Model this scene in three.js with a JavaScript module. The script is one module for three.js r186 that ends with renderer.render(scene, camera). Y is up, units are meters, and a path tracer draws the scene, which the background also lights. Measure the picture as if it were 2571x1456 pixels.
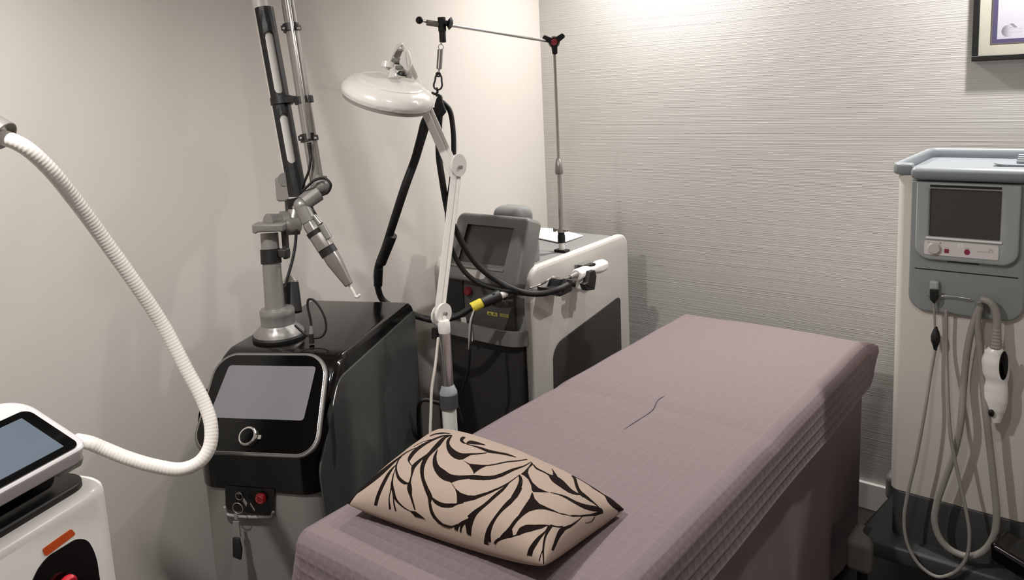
import * as THREE from 'three';
import { RoundedBoxGeometry } from 'three/addons/geometries/RoundedBoxGeometry.js';
import { mergeGeometries, mergeVertices, toCreasedNormals } from 'three/addons/utils/BufferGeometryUtils.js';

// ---------------------------------------------------------------- camera, lights, exposure
const W = 2571, H = 1456, F = 1956, CX = 1285.5, CY = 508, EYE = 1.55, DEG = Math.PI / 180;
const scene = new THREE.Scene();
scene.background = new THREE.Color(0x000000);
const FULLH = 2 * (H - CY);
const camera = new THREE.PerspectiveCamera(2 * Math.atan(FULLH / 2 / F) / DEG, W / FULLH, 0.05, 30);
camera.rotation.order = 'YXZ';
camera.position.set(0, EYE, 0);
camera.rotation.set(-8.5 * DEG, 38.98 * DEG, -2.67 * DEG);
camera.setViewOffset(W, FULLH, 0, FULLH - H, W, H);
camera.updateMatrixWorld(true);
const renderer = new THREE.WebGLRenderer({ antialias: true });
renderer.toneMapping = THREE.LinearToneMapping;
renderer.toneMappingExposure = 2.15;
renderer.shadowMap.enabled = true;

const CEIL = 2.4;
// recessed ceiling downlights: [x, z, candela, cone angle in degrees, softness of the cone]
const DOWNLIGHTS = [
  [-1.43, -2.52, 4.2, 78, 1],
  [-0.25, -2.52, 4.2, 78, 1],
  [-1.25, -0.15, 4.7, 78, 0.45],
  [-0.35, -0.75, 0.9, 78, 0.45],
];

// ---------------------------------------------------------------- helpers
const V = (x, y, z) => new THREE.Vector3(x, y, z);
const EYEP = camera.position.clone();
const fwd = V(0, 0, -1).applyQuaternion(camera.quaternion);
function ray(u, v) { return V((u - CX) / F, -(v - CY) / F, -1).applyQuaternion(camera.quaternion); }
const D = (u, v, d) => EYEP.clone().addScaledVector(ray(u, v), d);                    // direction of a pixel, at a depth in metres
const onX = (u, v, x) => { const r = ray(u, v); return D(u, v, x / r.x); };
const onY = (u, v, y) => { const r = ray(u, v); return D(u, v, (y - EYE) / r.y); };
const onZ = (u, v, z) => { const r = ray(u, v); return D(u, v, z / r.z); };
const onP = (u, v, p, n) => { const r = ray(u, v); return D(u, v, p.clone().sub(EYEP).dot(n) / r.dot(n)); };
const depth = p => p.clone().sub(EYEP).dot(fwd);
const m = (px, d) => px * d / F;                                                      // pixels to metres at a depth

let seed = 7;
const rnd = () => { seed = (seed * 1664525 + 1013904223) >>> 0; return seed / 4294967296; };

function fin(g) {                                            // every geometry: non-indexed, position + normal + uv only
  if (g.index) g = g.toNonIndexed();
  if (!g.attributes.normal) g.computeVertexNormals();
  if (!g.attributes.uv) g.setAttribute('uv', new THREE.BufferAttribute(new Float32Array(g.attributes.position.count * 2), 2));
  for (const k of Object.keys(g.attributes)) if (!['position', 'normal', 'uv'].includes(k)) g.deleteAttribute(k);
  return g;
}
const names = {};
const numbered = n => { const k = names[n] = (names[n] ?? -1) + 1; return k ? `${n}_${String(k).padStart(3, '0')}` : n; };
function thing(name, label, category, base, turn = 0, group) {
  const o = new THREE.Group(); o.name = numbered(name); scene.add(o);
  o.position.copy(base); o.rotation.y = turn; o.updateMatrixWorld(true);
  o.userData = { label, category }; if (group) o.userData.group = group;
  return o;
}
function mk(name, geos, mat, parent = scene, label) {       // geometries in room coordinates -> one mesh under parent
  if (!Array.isArray(geos)) geos = [geos];
  const list = geos.map(fin);
  const g = list.length > 1 ? mergeGeometries(list) : list[0];
  if (parent !== scene) { parent.updateMatrixWorld(true); g.applyMatrix4(parent.matrixWorld.clone().invert()); }
  { const p = g.attributes.position.array, n = g.attributes.normal.array, u = g.attributes.uv.array;      // faces wind the way their normals point
    for (let i = 0; i < p.length; i += 9) {
      const ax = p[i + 3] - p[i], ay = p[i + 4] - p[i + 1], az = p[i + 5] - p[i + 2], bx = p[i + 6] - p[i], by = p[i + 7] - p[i + 1], bz = p[i + 8] - p[i + 2];
      const cx = ay * bz - az * by, cy = az * bx - ax * bz, cz = ax * by - ay * bx;
      if (cx * (n[i] + n[i + 3] + n[i + 6]) + cy * (n[i + 1] + n[i + 4] + n[i + 7]) + cz * (n[i + 2] + n[i + 5] + n[i + 8]) < 0) {
        for (const a of [p, n]) for (let k = 0; k < 3; k++) { const t = a[i + 3 + k]; a[i + 3 + k] = a[i + 6 + k]; a[i + 6 + k] = t; }
        const q = i / 9 * 6; for (let k = 0; k < 2; k++) { const t = u[q + 2 + k]; u[q + 2 + k] = u[q + 4 + k]; u[q + 4 + k] = t; }
      }
    } }
  const o = new THREE.Mesh(g, mat);
  o.name = parent === scene ? numbered(name) : name;
  o.castShadow = o.receiveShadow = true;
  if (label) o.userData.label = label;
  parent.add(o);
  return o;
}
function tag(o, label, category, group) { Object.assign(o.userData, { label, category }); if (group) o.userData.group = group; return o; }
function struct(name, geos, mat, label) { const o = mk(name, geos, mat); o.userData.kind = 'structure'; if (label) o.userData.label = label; return o; }

function basis(X, Y, Z, o) { const M = new THREE.Matrix4().makeBasis(X, Y, Z); if (o) M.setPosition(o); return M; }
function box(cx, cy, cz, w, h, d, r = 0) {
  const g = r ? new RoundedBoxGeometry(w, h, d, 3, r) : new THREE.BoxGeometry(w, h, d);
  return g.translate(cx, cy, cz);
}
function obox(p, X, Y, Z, w, h, d, r = 0) { return box(0, 0, 0, w, h, d, r).applyMatrix4(basis(X, Y, Z, p)); }
function frameFor(dir) {
  const Y = dir.clone().normalize(); const a = Math.abs(Y.y) > 0.95 ? V(1, 0, 0) : V(0, 1, 0);
  const X = V().crossVectors(a, Y).normalize(); const Z = V().crossVectors(X, Y).normalize();
  return [X, Y, Z];
}
function cyl(a, b, r0, r1 = r0, seg = 28, open = false) {
  const d = b.clone().sub(a), L = d.length(); const [X, Y, Z] = frameFor(d);
  return new THREE.CylinderGeometry(r1, r0, L, seg, 1, open).applyMatrix4(basis(X, Y, Z, a.clone().addScaledVector(Y, L / 2)));
}
function lathe(profile, o, axis, seg = 40) {                 // profile: [radius, height] along axis from o
  const [X, Y, Z] = frameFor(axis);
  return toCreasedNormals(new THREE.LatheGeometry(profile.map(p => new THREE.Vector2(Math.max(p[0], 1e-5), p[1])), seg), 0.6).applyMatrix4(basis(X, Y, Z, o));
}
function tube(pts, r, seg = 12, n, closed = false) {
  const c = new THREE.CatmullRomCurve3(pts, closed, 'centripetal');
  const k = n ?? Math.max(12, pts.length * 10);
  const gs = [fin(new THREE.TubeGeometry(c, k, r, seg, closed))];
  if (!closed) for (const e of [pts[0], pts[pts.length - 1]]) gs.push(fin(new THREE.SphereGeometry(r * 0.995, seg, 8).translate(e.x, e.y, e.z)));
  return mergeGeometries(gs);
}
function sphere(p, r, sx = 1, sy = 1, sz = 1) { return new THREE.SphereGeometry(r, 28, 18).scale(sx, sy, sz).translate(p.x, p.y, p.z); }
function torus(p, axis, R, r, seg = 40) { const [X, Y, Z] = frameFor(axis); return new THREE.TorusGeometry(R, r, 10, seg).applyMatrix4(basis(X, Z.clone().negate(), Y, p)); }
function roundPoly(pts, r, S = new THREE.Shape()) {          // 2D polygon with rounded corners; r a number or a list
  const n = pts.length;
  for (let i = 0; i < n; i++) {
    const p = pts[i], a = pts[(i + n - 1) % n], b = pts[(i + 1) % n], rr = Array.isArray(r) ? r[i] : r;
    const da = [a[0] - p[0], a[1] - p[1]], db = [b[0] - p[0], b[1] - p[1]];
    const la = Math.hypot(...da), lb = Math.hypot(...db), t = Math.min(rr, la * 0.49, lb * 0.49);
    const p0 = [p[0] + da[0] / la * t, p[1] + da[1] / la * t], p1 = [p[0] + db[0] / lb * t, p[1] + db[1] / lb * t];
    if (i) S.lineTo(...p0); else S.moveTo(...p0);
    const k = 0.45;
    if (t > 0) S.bezierCurveTo(p0[0] + (p[0] - p0[0]) * (1 - k) , p0[1] + (p[1] - p0[1]) * (1 - k), p1[0] + (p[0] - p1[0]) * (1 - k), p1[1] + (p[1] - p1[1]) * (1 - k), ...p1);
  }
  S.closePath(); return S;
}
const rrect = (w, h, r) => roundPoly([[-w / 2, -h / 2], [w / 2, -h / 2], [w / 2, h / 2], [-w / 2, h / 2]], r);
function extr(shape, dep, bev = 0, curve = 10) {            // along +z from 0 to dep; the bevel stays inside
  const g = new THREE.ExtrudeGeometry(shape, { depth: Math.max(dep - 2 * bev, 1e-4), bevelEnabled: bev > 0, bevelThickness: bev, bevelSize: bev, bevelOffset: -bev, bevelSegments: 3, curveSegments: curve });
  return toCreasedNormals(g.translate(0, 0, bev), 0.55);
}
// a plate outlined by points that lie in one plane; rises by dep along N
function plate(P, X, Y, N, r, dep, bev = 0, holes = []) {
  const o = P[0]; const to2 = p => { const q = p.clone().sub(o); return [q.dot(X), q.dot(Y)]; };
  const S = roundPoly(P.map(to2), r);
  for (const [hp, hr] of holes) S.holes.push(roundPoly(hp.map(to2), hr, new THREE.Path()));
  return extr(S, dep, bev).applyMatrix4(basis(X, Y, N, o));
}
// a surface from a grid of points
function sheet(nu, nv, fn, uvfn) {
  const P = [], U = [], I = [];
  for (let j = 0; j <= nv; j++) for (let i = 0; i <= nu; i++) {
    const p = fn(i / nu, j / nv); P.push(p.x, p.y, p.z); const w = uvfn ? uvfn(i / nu, j / nv) : [i / nu, j / nv]; U.push(...w);
  }
  for (let j = 0; j < nv; j++) for (let i = 0; i < nu; i++) { const a = j * (nu + 1) + i, b = a + 1, c = a + nu + 1, d = c + 1; I.push(a, b, c, b, d, c); }
  const g = new THREE.BufferGeometry();
  g.setAttribute('position', new THREE.Float32BufferAttribute(P, 3)); g.setAttribute('uv', new THREE.Float32BufferAttribute(U, 2)); g.setIndex(I);
  g.computeVertexNormals(); return g;
}
// text-free prints and marks
function canvasTex(w, h, draw) {
  const c = document.createElement('canvas'); c.width = w; c.height = h; const x = c.getContext('2d'); draw(x, w, h);
  const t = new THREE.CanvasTexture(c); t.colorSpace = THREE.SRGBColorSpace; t.anisotropy = 8; return t;
}
function dataTex(w, h, fn, srgb = false) {
  const a = new Uint8Array(w * h * 4);
  for (let j = 0; j < h; j++) for (let i = 0; i < w; i++) { const v = fn(i, j); const k = (j * w + i) * 4; const c = Array.isArray(v) ? v : [v, v, v]; for (let q = 0; q < 3; q++) a[k + q] = Math.max(0, Math.min(255, c[q])); a[k + 3] = 255; }
  const t = new THREE.DataTexture(a, w, h); t.magFilter = THREE.LinearFilter; t.minFilter = THREE.LinearMipmapLinearFilter; t.generateMipmaps = true;
  t.wrapS = t.wrapT = THREE.RepeatWrapping; if (srgb) t.colorSpace = THREE.SRGBColorSpace; t.needsUpdate = true; return t;
}
function planeUV(g, X, Y, s = 1) {                           // uv in metres along two axes
  g = fin(g); const p = g.attributes.position, u = g.attributes.uv, q = V();
  for (let i = 0; i < p.count; i++) { q.fromBufferAttribute(p, i); u.setXY(i, q.dot(X) * s, q.dot(Y) * s); }
  return g;
}
const EX = V(1, 0, 0), EY = V(0, 1, 0), EZ = V(0, 0, 1);

// ---------------------------------------------------------------- materials
const std = (color, roughness, metalness = 0, o = {}) => new THREE.MeshPhysicalMaterial({ color, roughness, metalness, side: THREE.DoubleSide, ...o });
// wallpaper: irregular horizontal ribs
const ribW = 1024, ribH = 2048;
const ribRows = []; { let y = 0; while (y < ribH) { const h = 5 + Math.floor(rnd() * 11); ribRows.push([y, h, 0.5 + 0.4 * rnd(), rnd() * 6.28, 1 + Math.floor(rnd() * 3), rnd()]); y += h; } }
const ribOf = new Float32Array(ribW * ribH);
for (const [y, h, amp, ph, fr, b] of ribRows) for (let j = 0; j < h; j++) { const yy = y + j; if (yy >= ribH) break; for (let i = 0; i < ribW; i++) {
  const t = i / ribW * 6.2832; const a = amp * (0.9 + 0.1 * Math.sin(t * fr + ph)); const c = (j + 0.5) / h;
  ribOf[yy * ribW + i] = a * Math.pow(Math.sin(Math.PI * c), 0.4) ; } }
{ for (let k = 0; k < 3600; k++) { const y = Math.floor(rnd() * ribH), x = Math.floor(rnd() * ribW), L = 15 + Math.floor(rnd() * 90), s = (rnd() - 0.5) * 0.5; for (let i = 0; i < L; i++) { const f = Math.sin(Math.PI * i / L); const q = y * ribW + (x + i) % ribW; ribOf[q] += s * f; const q2 = ((y + 1) % ribH) * ribW + (x + i) % ribW; ribOf[q2] += s * f * 0.6; } } }
const ribTex = dataTex(ribW, ribH, (i, j) => 60 + 150 * ribOf[j * ribW + i]);
ribTex.repeat.set(1 / 1.3, 1 / 0.95);
const fineNoise = (() => { const n = 256, a = new Float32Array(n * n); for (let k = 0; k < n * n; k++) a[k] = rnd(); return a; })();
const weaveTex = dataTex(256, 256, (i, j) => { const n = fineNoise[j * 256 + i], c = fineNoise[(j >> 5) * 256 + i]; return 128 + 60 * (c - 0.5) + 70 * (n - 0.5); });
weaveTex.repeat.set(3, 3);
const clothTex = dataTex(256, 256, (i, j) => { const w = ((i & 2) ^ (j & 2)) ? 25 : -25; return 128 + w + 60 * (fineNoise[j * 256 + i] - 0.5); });
clothTex.repeat.set(8, 8);
const grainTex = dataTex(256, 256, (i, j) => 128 + 110 * (fineNoise[j * 256 + i] - 0.5));
const grilleTex = dataTex(64, 64, (i, j) => (j % 16) < 8 ? 40 : 220);
grilleTex.repeat.set(75, 75);

const M = {
  wall: std(0xc6c0ba, 0.85, 0, { bumpMap: weaveTex, bumpScale: 0.00028 }),
  paper: std(0xbfbcb8, 0.46, 0.2, { bumpMap: ribTex, bumpScale: 0.0013 }),
  ceiling: std(0xe4e1dc, 0.9),
  floor: std(0x2a2725, 0.5, 0, { bumpMap: grainTex, bumpScale: 0.0003 }),
  skirting: std(0xdedcd8, 0.35),
  white: std(0xe6e3df, 0.32, 0, { clearcoat: 0.3, clearcoatRoughness: 0.2 }),
  lampWhite: std(0xdedad5, 0.25, 0, { clearcoat: 0.6, clearcoatRoughness: 0.12 }),
  panelWhite: std(0xc2bdb8, 0.42),
  cream: std(0xd0cac2, 0.5),
  grey: std(0x7b7b7a, 0.5),
  greyMid: std(0x6c6b68, 0.5),
  greyBlue: std(0x9fa4a4, 0.45),
  greyTray: std(0x868c90, 0.4),
  charcoal: std(0x302e2d, 0.42),
  charGloss: std(0x3a3d3c, 0.28, 0.0, { clearcoat: 0.7, clearcoatRoughness: 0.2 }),
  black: std(0x060505, 0.14, 0, { specularIntensity: 0.9 }),
  blackMat: std(0x090807, 0.48),
  rubber: std(0x0a0807, 0.6),
  glassBlack: std(0x040404, 0.08, 0, { specularIntensity: 0.45 }),
  lcd: std(0x69686c, 0.3, 0, { clearcoat: 0.5, clearcoatRoughness: 0.1 }),
  lcdDark: std(0x3b3935, 0.35, 0, { clearcoat: 0.3, clearcoatRoughness: 0.2 }),
  lcdBlue: std(0x525d69, 0.3, 0, { clearcoat: 0.6, clearcoatRoughness: 0.08 }),
  chrome: std(0xc2bfbb, 0.2, 0.9),
  silver: std(0x8a8784, 0.38, 0.45),
  silverPaint: std(0x85817d, 0.45, 0.2),
  steel: std(0x918d89, 0.32, 0.6),
  red: std(0xb01426, 0.35),
  orange: std(0xd8561c, 0.4),
  yellow: std(0xc8b83a, 0.5),
  paperSheet: std(0xf2f0ec, 0.7),
  hose: std(0xe4ded8, 0.4),
  cable: std(0x8f8a84, 0.5),
  whiteCable: std(0xd5cfc8, 0.45),
  mauve: std(0x786a6c, 0.88, 0, { sheen: 0.3, sheenRoughness: 0.5, bumpMap: clothTex, bumpScale: 0.0004 }),
  mauveSkirt: std(0x786a6c, 0.85, 0, { bumpMap: clothTex, bumpScale: 0.0003 }),
  linen: std(0x9d8c80, 0.95, 0, { specularIntensity: 0.25, bumpMap: clothTex, bumpScale: 0.0005 }),
  bulb: std(0xffffff, 0.5, 0, { emissive: 0xfffcf8, emissiveIntensity: 6 }),
};

// ---------------------------------------------------------------- the room
const XL = -2.05, XR = 1.0, ZB = -2.78, ZF = 1.15, T = 0.12;
struct('floor', planeUV(box((XL + XR) / 2, -T / 2, (ZB + ZF) / 2, XR - XL + 2 * T, T, ZF - ZB + 2 * T), EX, EZ), M.floor);
struct('ceiling', box((XL + XR) / 2, CEIL + T / 2, (ZB + ZF) / 2, XR - XL + 2 * T, T, ZF - ZB + 2 * T), M.ceiling);
struct('wall_left', planeUV(box(XL - T / 2, CEIL / 2, (ZB + ZF) / 2, T, CEIL, ZF - ZB), EZ, EY), M.wall, 'plain beige painted wall');
struct('wall_back', planeUV(box((XL + XR) / 2, CEIL / 2, ZB - T / 2, XR - XL + 2 * T, CEIL, T), EX, EY), M.paper, 'pale ribbed wallpaper wall');
struct('wall_right', planeUV(box(XR + T / 2, CEIL / 2, (ZB + ZF) / 2, T, CEIL, ZF - ZB), EZ, EY), M.wall);
struct('wall_front', planeUV(box((XL + XR) / 2, CEIL / 2, ZF + T / 2, XR - XL + 2 * T, CEIL, T), EX, EY), M.wall);
struct('baseboard_back', box((XL + XR) / 2, 0.05, ZB + 0.0075, XR - XL, 0.1, 0.015, 0.004), M.skirting);
struct('baseboard_left', box(XL + 0.0075, 0.05, (ZB + ZF) / 2, 0.015, 0.1, ZF - ZB - 0.03, 0.004), M.skirting);

const DL = ['recessed ceiling downlight above the corner machine and back wall', 'recessed ceiling downlight above the framed certificate', 'recessed ceiling downlight above the white console with touch screen', 'recessed ceiling downlight above the head of the bed'];
DOWNLIGHTS.forEach(([x, z, cd, ang, soft], i) => {
  const o = thing('ceiling_downlight', DL[i], 'downlight', V(x, CEIL, z), 0, 'recessed ceiling downlights');
  mk('trim_ring', lathe([[0.032, 0], [0.034, -0.004], [0.048, -0.004], [0.05, 0]], V(x, CEIL, z), EY), M.white, o);
  mk('bulb', lathe([[0, -0.001], [0.031, -0.001], [0.031, 0], [0, 0]], V(x, CEIL, z), EY), M.bulb, o);
  const s = new THREE.SpotLight(0xfffcf8, cd, 0, ang * DEG, soft, 2);
  s.position.set(x, CEIL - 0.012, z); s.target.position.set(x, 0, z); s.castShadow = true; s.shadow.radius = 1.6; s.shadow.mapSize.set(2048, 2048);
  scene.add(s, s.target);
});

// ---------------------------------------------------------------- treatment bed, skirt, quilted cover
const BX0 = -1.268, BX1 = -0.615, BZ0 = -0.812, BZ1 = -2.53, BTOP = 0.705;
{
  const cx = (BX0 + BX1) / 2, cz = (BZ0 + BZ1) / 2, w = BX1 - BX0, l = BZ0 - BZ1;
  const b = thing('treatment_bed', 'padded treatment bed hidden under the mauve quilted cover', 'bed', V(cx, 0, cz));
  mk('mattress', box(cx, BTOP - 0.063, cz, w - 0.03, 0.11, l - 0.03, 0.03), M.mauveSkirt, b);
  mk('frame', [box(cx, 0.56, cz, w - 0.1, 0.05, l - 0.1, 0.008), box(cx, 0.16, cz, 0.08, 0.05, l - 0.3, 0.008)], M.charcoal, b);
  for (const sx of [-1, 1]) for (const sz of [-1, 1]) {
    const x = cx + sx * (w / 2 - 0.1), z = cz + sz * (l / 2 - 0.16);
    const leg = mk('leg', box(x, 0.31, z, 0.05, 0.46, 0.05, 0.006), M.charcoal, b);
    mk('foot', cyl(V(x, 0, z), V(x, 0.08, z), 0.03, 0.022), M.blackMat, leg);
  }
  // smooth skirt hanging below the quilted cover
  const per = [], rad = 0.05, x0 = BX0 + 0.012, x1 = BX1 - 0.012, z0 = BZ0 - 0.012, z1 = BZ1 + 0.012;
  const corner = (px, pz, a0) => { for (let k = 0; k <= 6; k++) { const a = a0 + k / 6 * Math.PI / 2; per.push([px + rad * Math.cos(a), pz + rad * Math.sin(a), Math.cos(a), Math.sin(a)]); } };
  const line = (ax, az, bx, bz, nx, nz) => { const L = Math.hypot(bx - ax, bz - az), n = Math.round(L / 0.02); for (let k = 1; k < n; k++) per.push([ax + (bx - ax) * k / n, az + (bz - az) * k / n, nx, nz]); };
  line(x1, z1 + rad, x1, z0 - rad, 1, 0); corner(x1 - rad, z0 - rad, 0);
  line(x1 - rad, z0, x0 + rad, z0, 0, 1); corner(x0 + rad, z0 - rad, Math.PI / 2);
  line(x0, z0 - rad, x0, z1 + rad, -1, 0); corner(x0 + rad, z1 + rad, Math.PI);
  line(x0 + rad, z1, x1 - rad, z1, 0, -1); corner(x1 - rad, z1 + rad, 1.5 * Math.PI);
  per.push(per[0]);
  const sk = sheet(per.length - 1, 14, (s, t) => {
    const k = Math.round(s * (per.length - 1)), [x, z, nx, nz] = per[k]; const y = 0.6 - 0.555 * t, q = k / (per.length - 1) * 6.2832;
    const f = (0.007 * Math.sin(q * 17) + 0.004 * Math.sin(q * 31 + 1)) * t - 0.002 * t;
    return V(x + nx * f, y, z + nz * f);
  });
  tag(mk('bed_skirt', sk, M.mauveSkirt), 'smooth mauve cloth skirt hanging under the quilted cover', 'bed skirt');
}
const quiltTop = (() => {
  const r = 0.042, ov = 0.125, cell = 0.0262, step = 0.0262 / 8;
  const sn = q => Math.round(q / cell) * cell, a0 = sn(BX0 - ov), a1 = sn(BX1 + ov), b0 = sn(BZ1 - ov * 0.9), b1 = sn(BZ0 + ov);
  const nx = Math.round((a1 - a0) / step), nz = Math.round((b1 - b0) / step);
  const foldZ = onY(1640, 1027, BTOP).z;
  const slit = [[1567, 1083], [1600, 1062], [1628, 1044], [1640, 1030], [1652, 1010], [1668, 999]].map(p => onY(p[0], p[1], BTOP));
  const near = (x, z) => { let d = 9; for (let i = 0; i < slit.length - 1; i++) { const A = slit[i], B = slit[i + 1]; const ux = B.x - A.x, uz = B.z - A.z; let t = ((x - A.x) * ux + (z - A.z) * uz) / (ux * ux + uz * uz); t = Math.max(0, Math.min(1, t)); d = Math.min(d, Math.hypot(x - A.x - ux * t, z - A.z - uz * t)); } return d; };
  const pos = (a, b) => {
    const px = Math.max(BX0 + r, Math.min(BX1 - r, a)), pz = Math.max(BZ1 + r, Math.min(BZ0 - r, b));
    const ox = a - px, oz = b - pz, L = Math.hypot(ox, oz);
    // softly padded top
    let sag = 0.006 * Math.cos((a - (BX0 + BX1) / 2) / (BX1 - BX0) * Math.PI) + 0.0015 * Math.sin(a * 19 + b * 11) * Math.sin(b * 13 - a * 5);
    sag -= 0.005 * Math.exp(-(((b - foldZ) / 0.03) ** 2));
    const ra = Math.abs(a / cell - Math.round(a / cell)) * cell, rb = Math.abs(b / cell - Math.round(b / cell)) * cell;
    const ed = Math.min(a - BX0, BX1 - a + 0.12, BZ0 - b), taut = 0.3 + 0.7 * Math.exp(-((Math.max(0, ed) / 0.17) ** 2));
    const puff = 0.0021 * taut * Math.max(Math.exp(-((ra / 0.0034) ** 2)), 0.75 * Math.exp(-((rb / 0.0034) ** 2)));
    let p, n;
    if (L < 1e-9) { p = V(a, BTOP + sag, b); n = V(0, 1, 0); const d = near(a, b); if (d < 0.008) p.y -= 0.002 * (1 - d / 0.008) ** 2; }
    else {
      const dx = ox / L, dz = oz / L, q = r * Math.PI / 2;
      const c = Math.min(1, 2.2 * Math.abs(ox * oz) / (L * L));
      if (L < q) { const t = L / r; p = V(px + dx * r * Math.sin(t), BTOP + sag * Math.cos(t) - r * (1 - Math.cos(t)), pz + dz * r * Math.sin(t)); n = V(dx * Math.sin(t), Math.cos(t), dz * Math.sin(t)); }
      else { const e = (L - q) * (1 - 0.45 * c), fl = 0.08 + 0.12 * c; const wv = 0.002 * Math.sin(pz * 9 + px * 7) * e / 0.1; p = V(px + dx * (r + e * fl + wv), BTOP - r - e * Math.sqrt(1 - fl * fl), pz + dz * (r + e * fl + wv)); n = V(dx, fl, dz).normalize(); }
    }
    if (ox > 0 && oz < 0) { const w = Math.pow(Math.min(1, 2 * Math.abs(ox * oz) / (L * L)), 3) * Math.min(1, L / 0.05) * Math.max(0, 1 - Math.max(0, L - 0.07) / 0.14); p.x += 0.03 * w; p.z -= 0.014 * w; p.y += 0.014 * w; }
    return p.addScaledVector(n, puff);
  };
  const g = sheet(nx, nz, (s, t) => pos(a0 + (a1 - a0) * s, b1 + (b0 - b1) * t), (s, t) => [a0 + (a1 - a0) * s, b1 + (b0 - b1) * t]);
  const seam = dataTex(64, 64, (i, j) => { const d = Math.min(Math.min(i, 63 - i), Math.min(j, 63 - j)); const k = d < 2 ? 1 : d < 3 ? 0.98 : 0.955; const n = 1 + 0.05 * (fineNoise[j * 256 + i] - 0.5); return [255 * k * n, 255 * k * n, 255 * k * n]; }, true);
  seam.repeat.set(1 / cell, 1 / cell); const qm = M.mauve; qm.map = seam;
  const c = tag(mk('quilted_bed_cover', g, qm), 'mauve quilted cover with small squares spread over the treatment bed', 'bed cover');
  // narrow cut in the cloth
  const pts = slit.map(p => V(p.x, Math.max(...[-1, 0, 1].flatMap(i => [-1, 0, 1].map(j => pos(p.x + i * 0.003, p.z + j * 0.003).y))) + 0.0003, p.z));
  const cut = sheet(pts.length * 6, 1, (s, t) => {
    const cv = new THREE.CatmullRomCurve3(pts), p = cv.getPoint(s), d = cv.getTangent(s), w = 0.0014 * Math.pow(Math.sin(Math.PI * Math.min(0.98, Math.max(0.02, s))), 0.4);
    return V(p.x - d.z * w * (t * 2 - 1), p.y, p.z + d.x * w * (t * 2 - 1));
  });
  mk('slit', cut, M.rubber, c, 'thin dark slit in the cloth');
  return c;
})();

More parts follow.
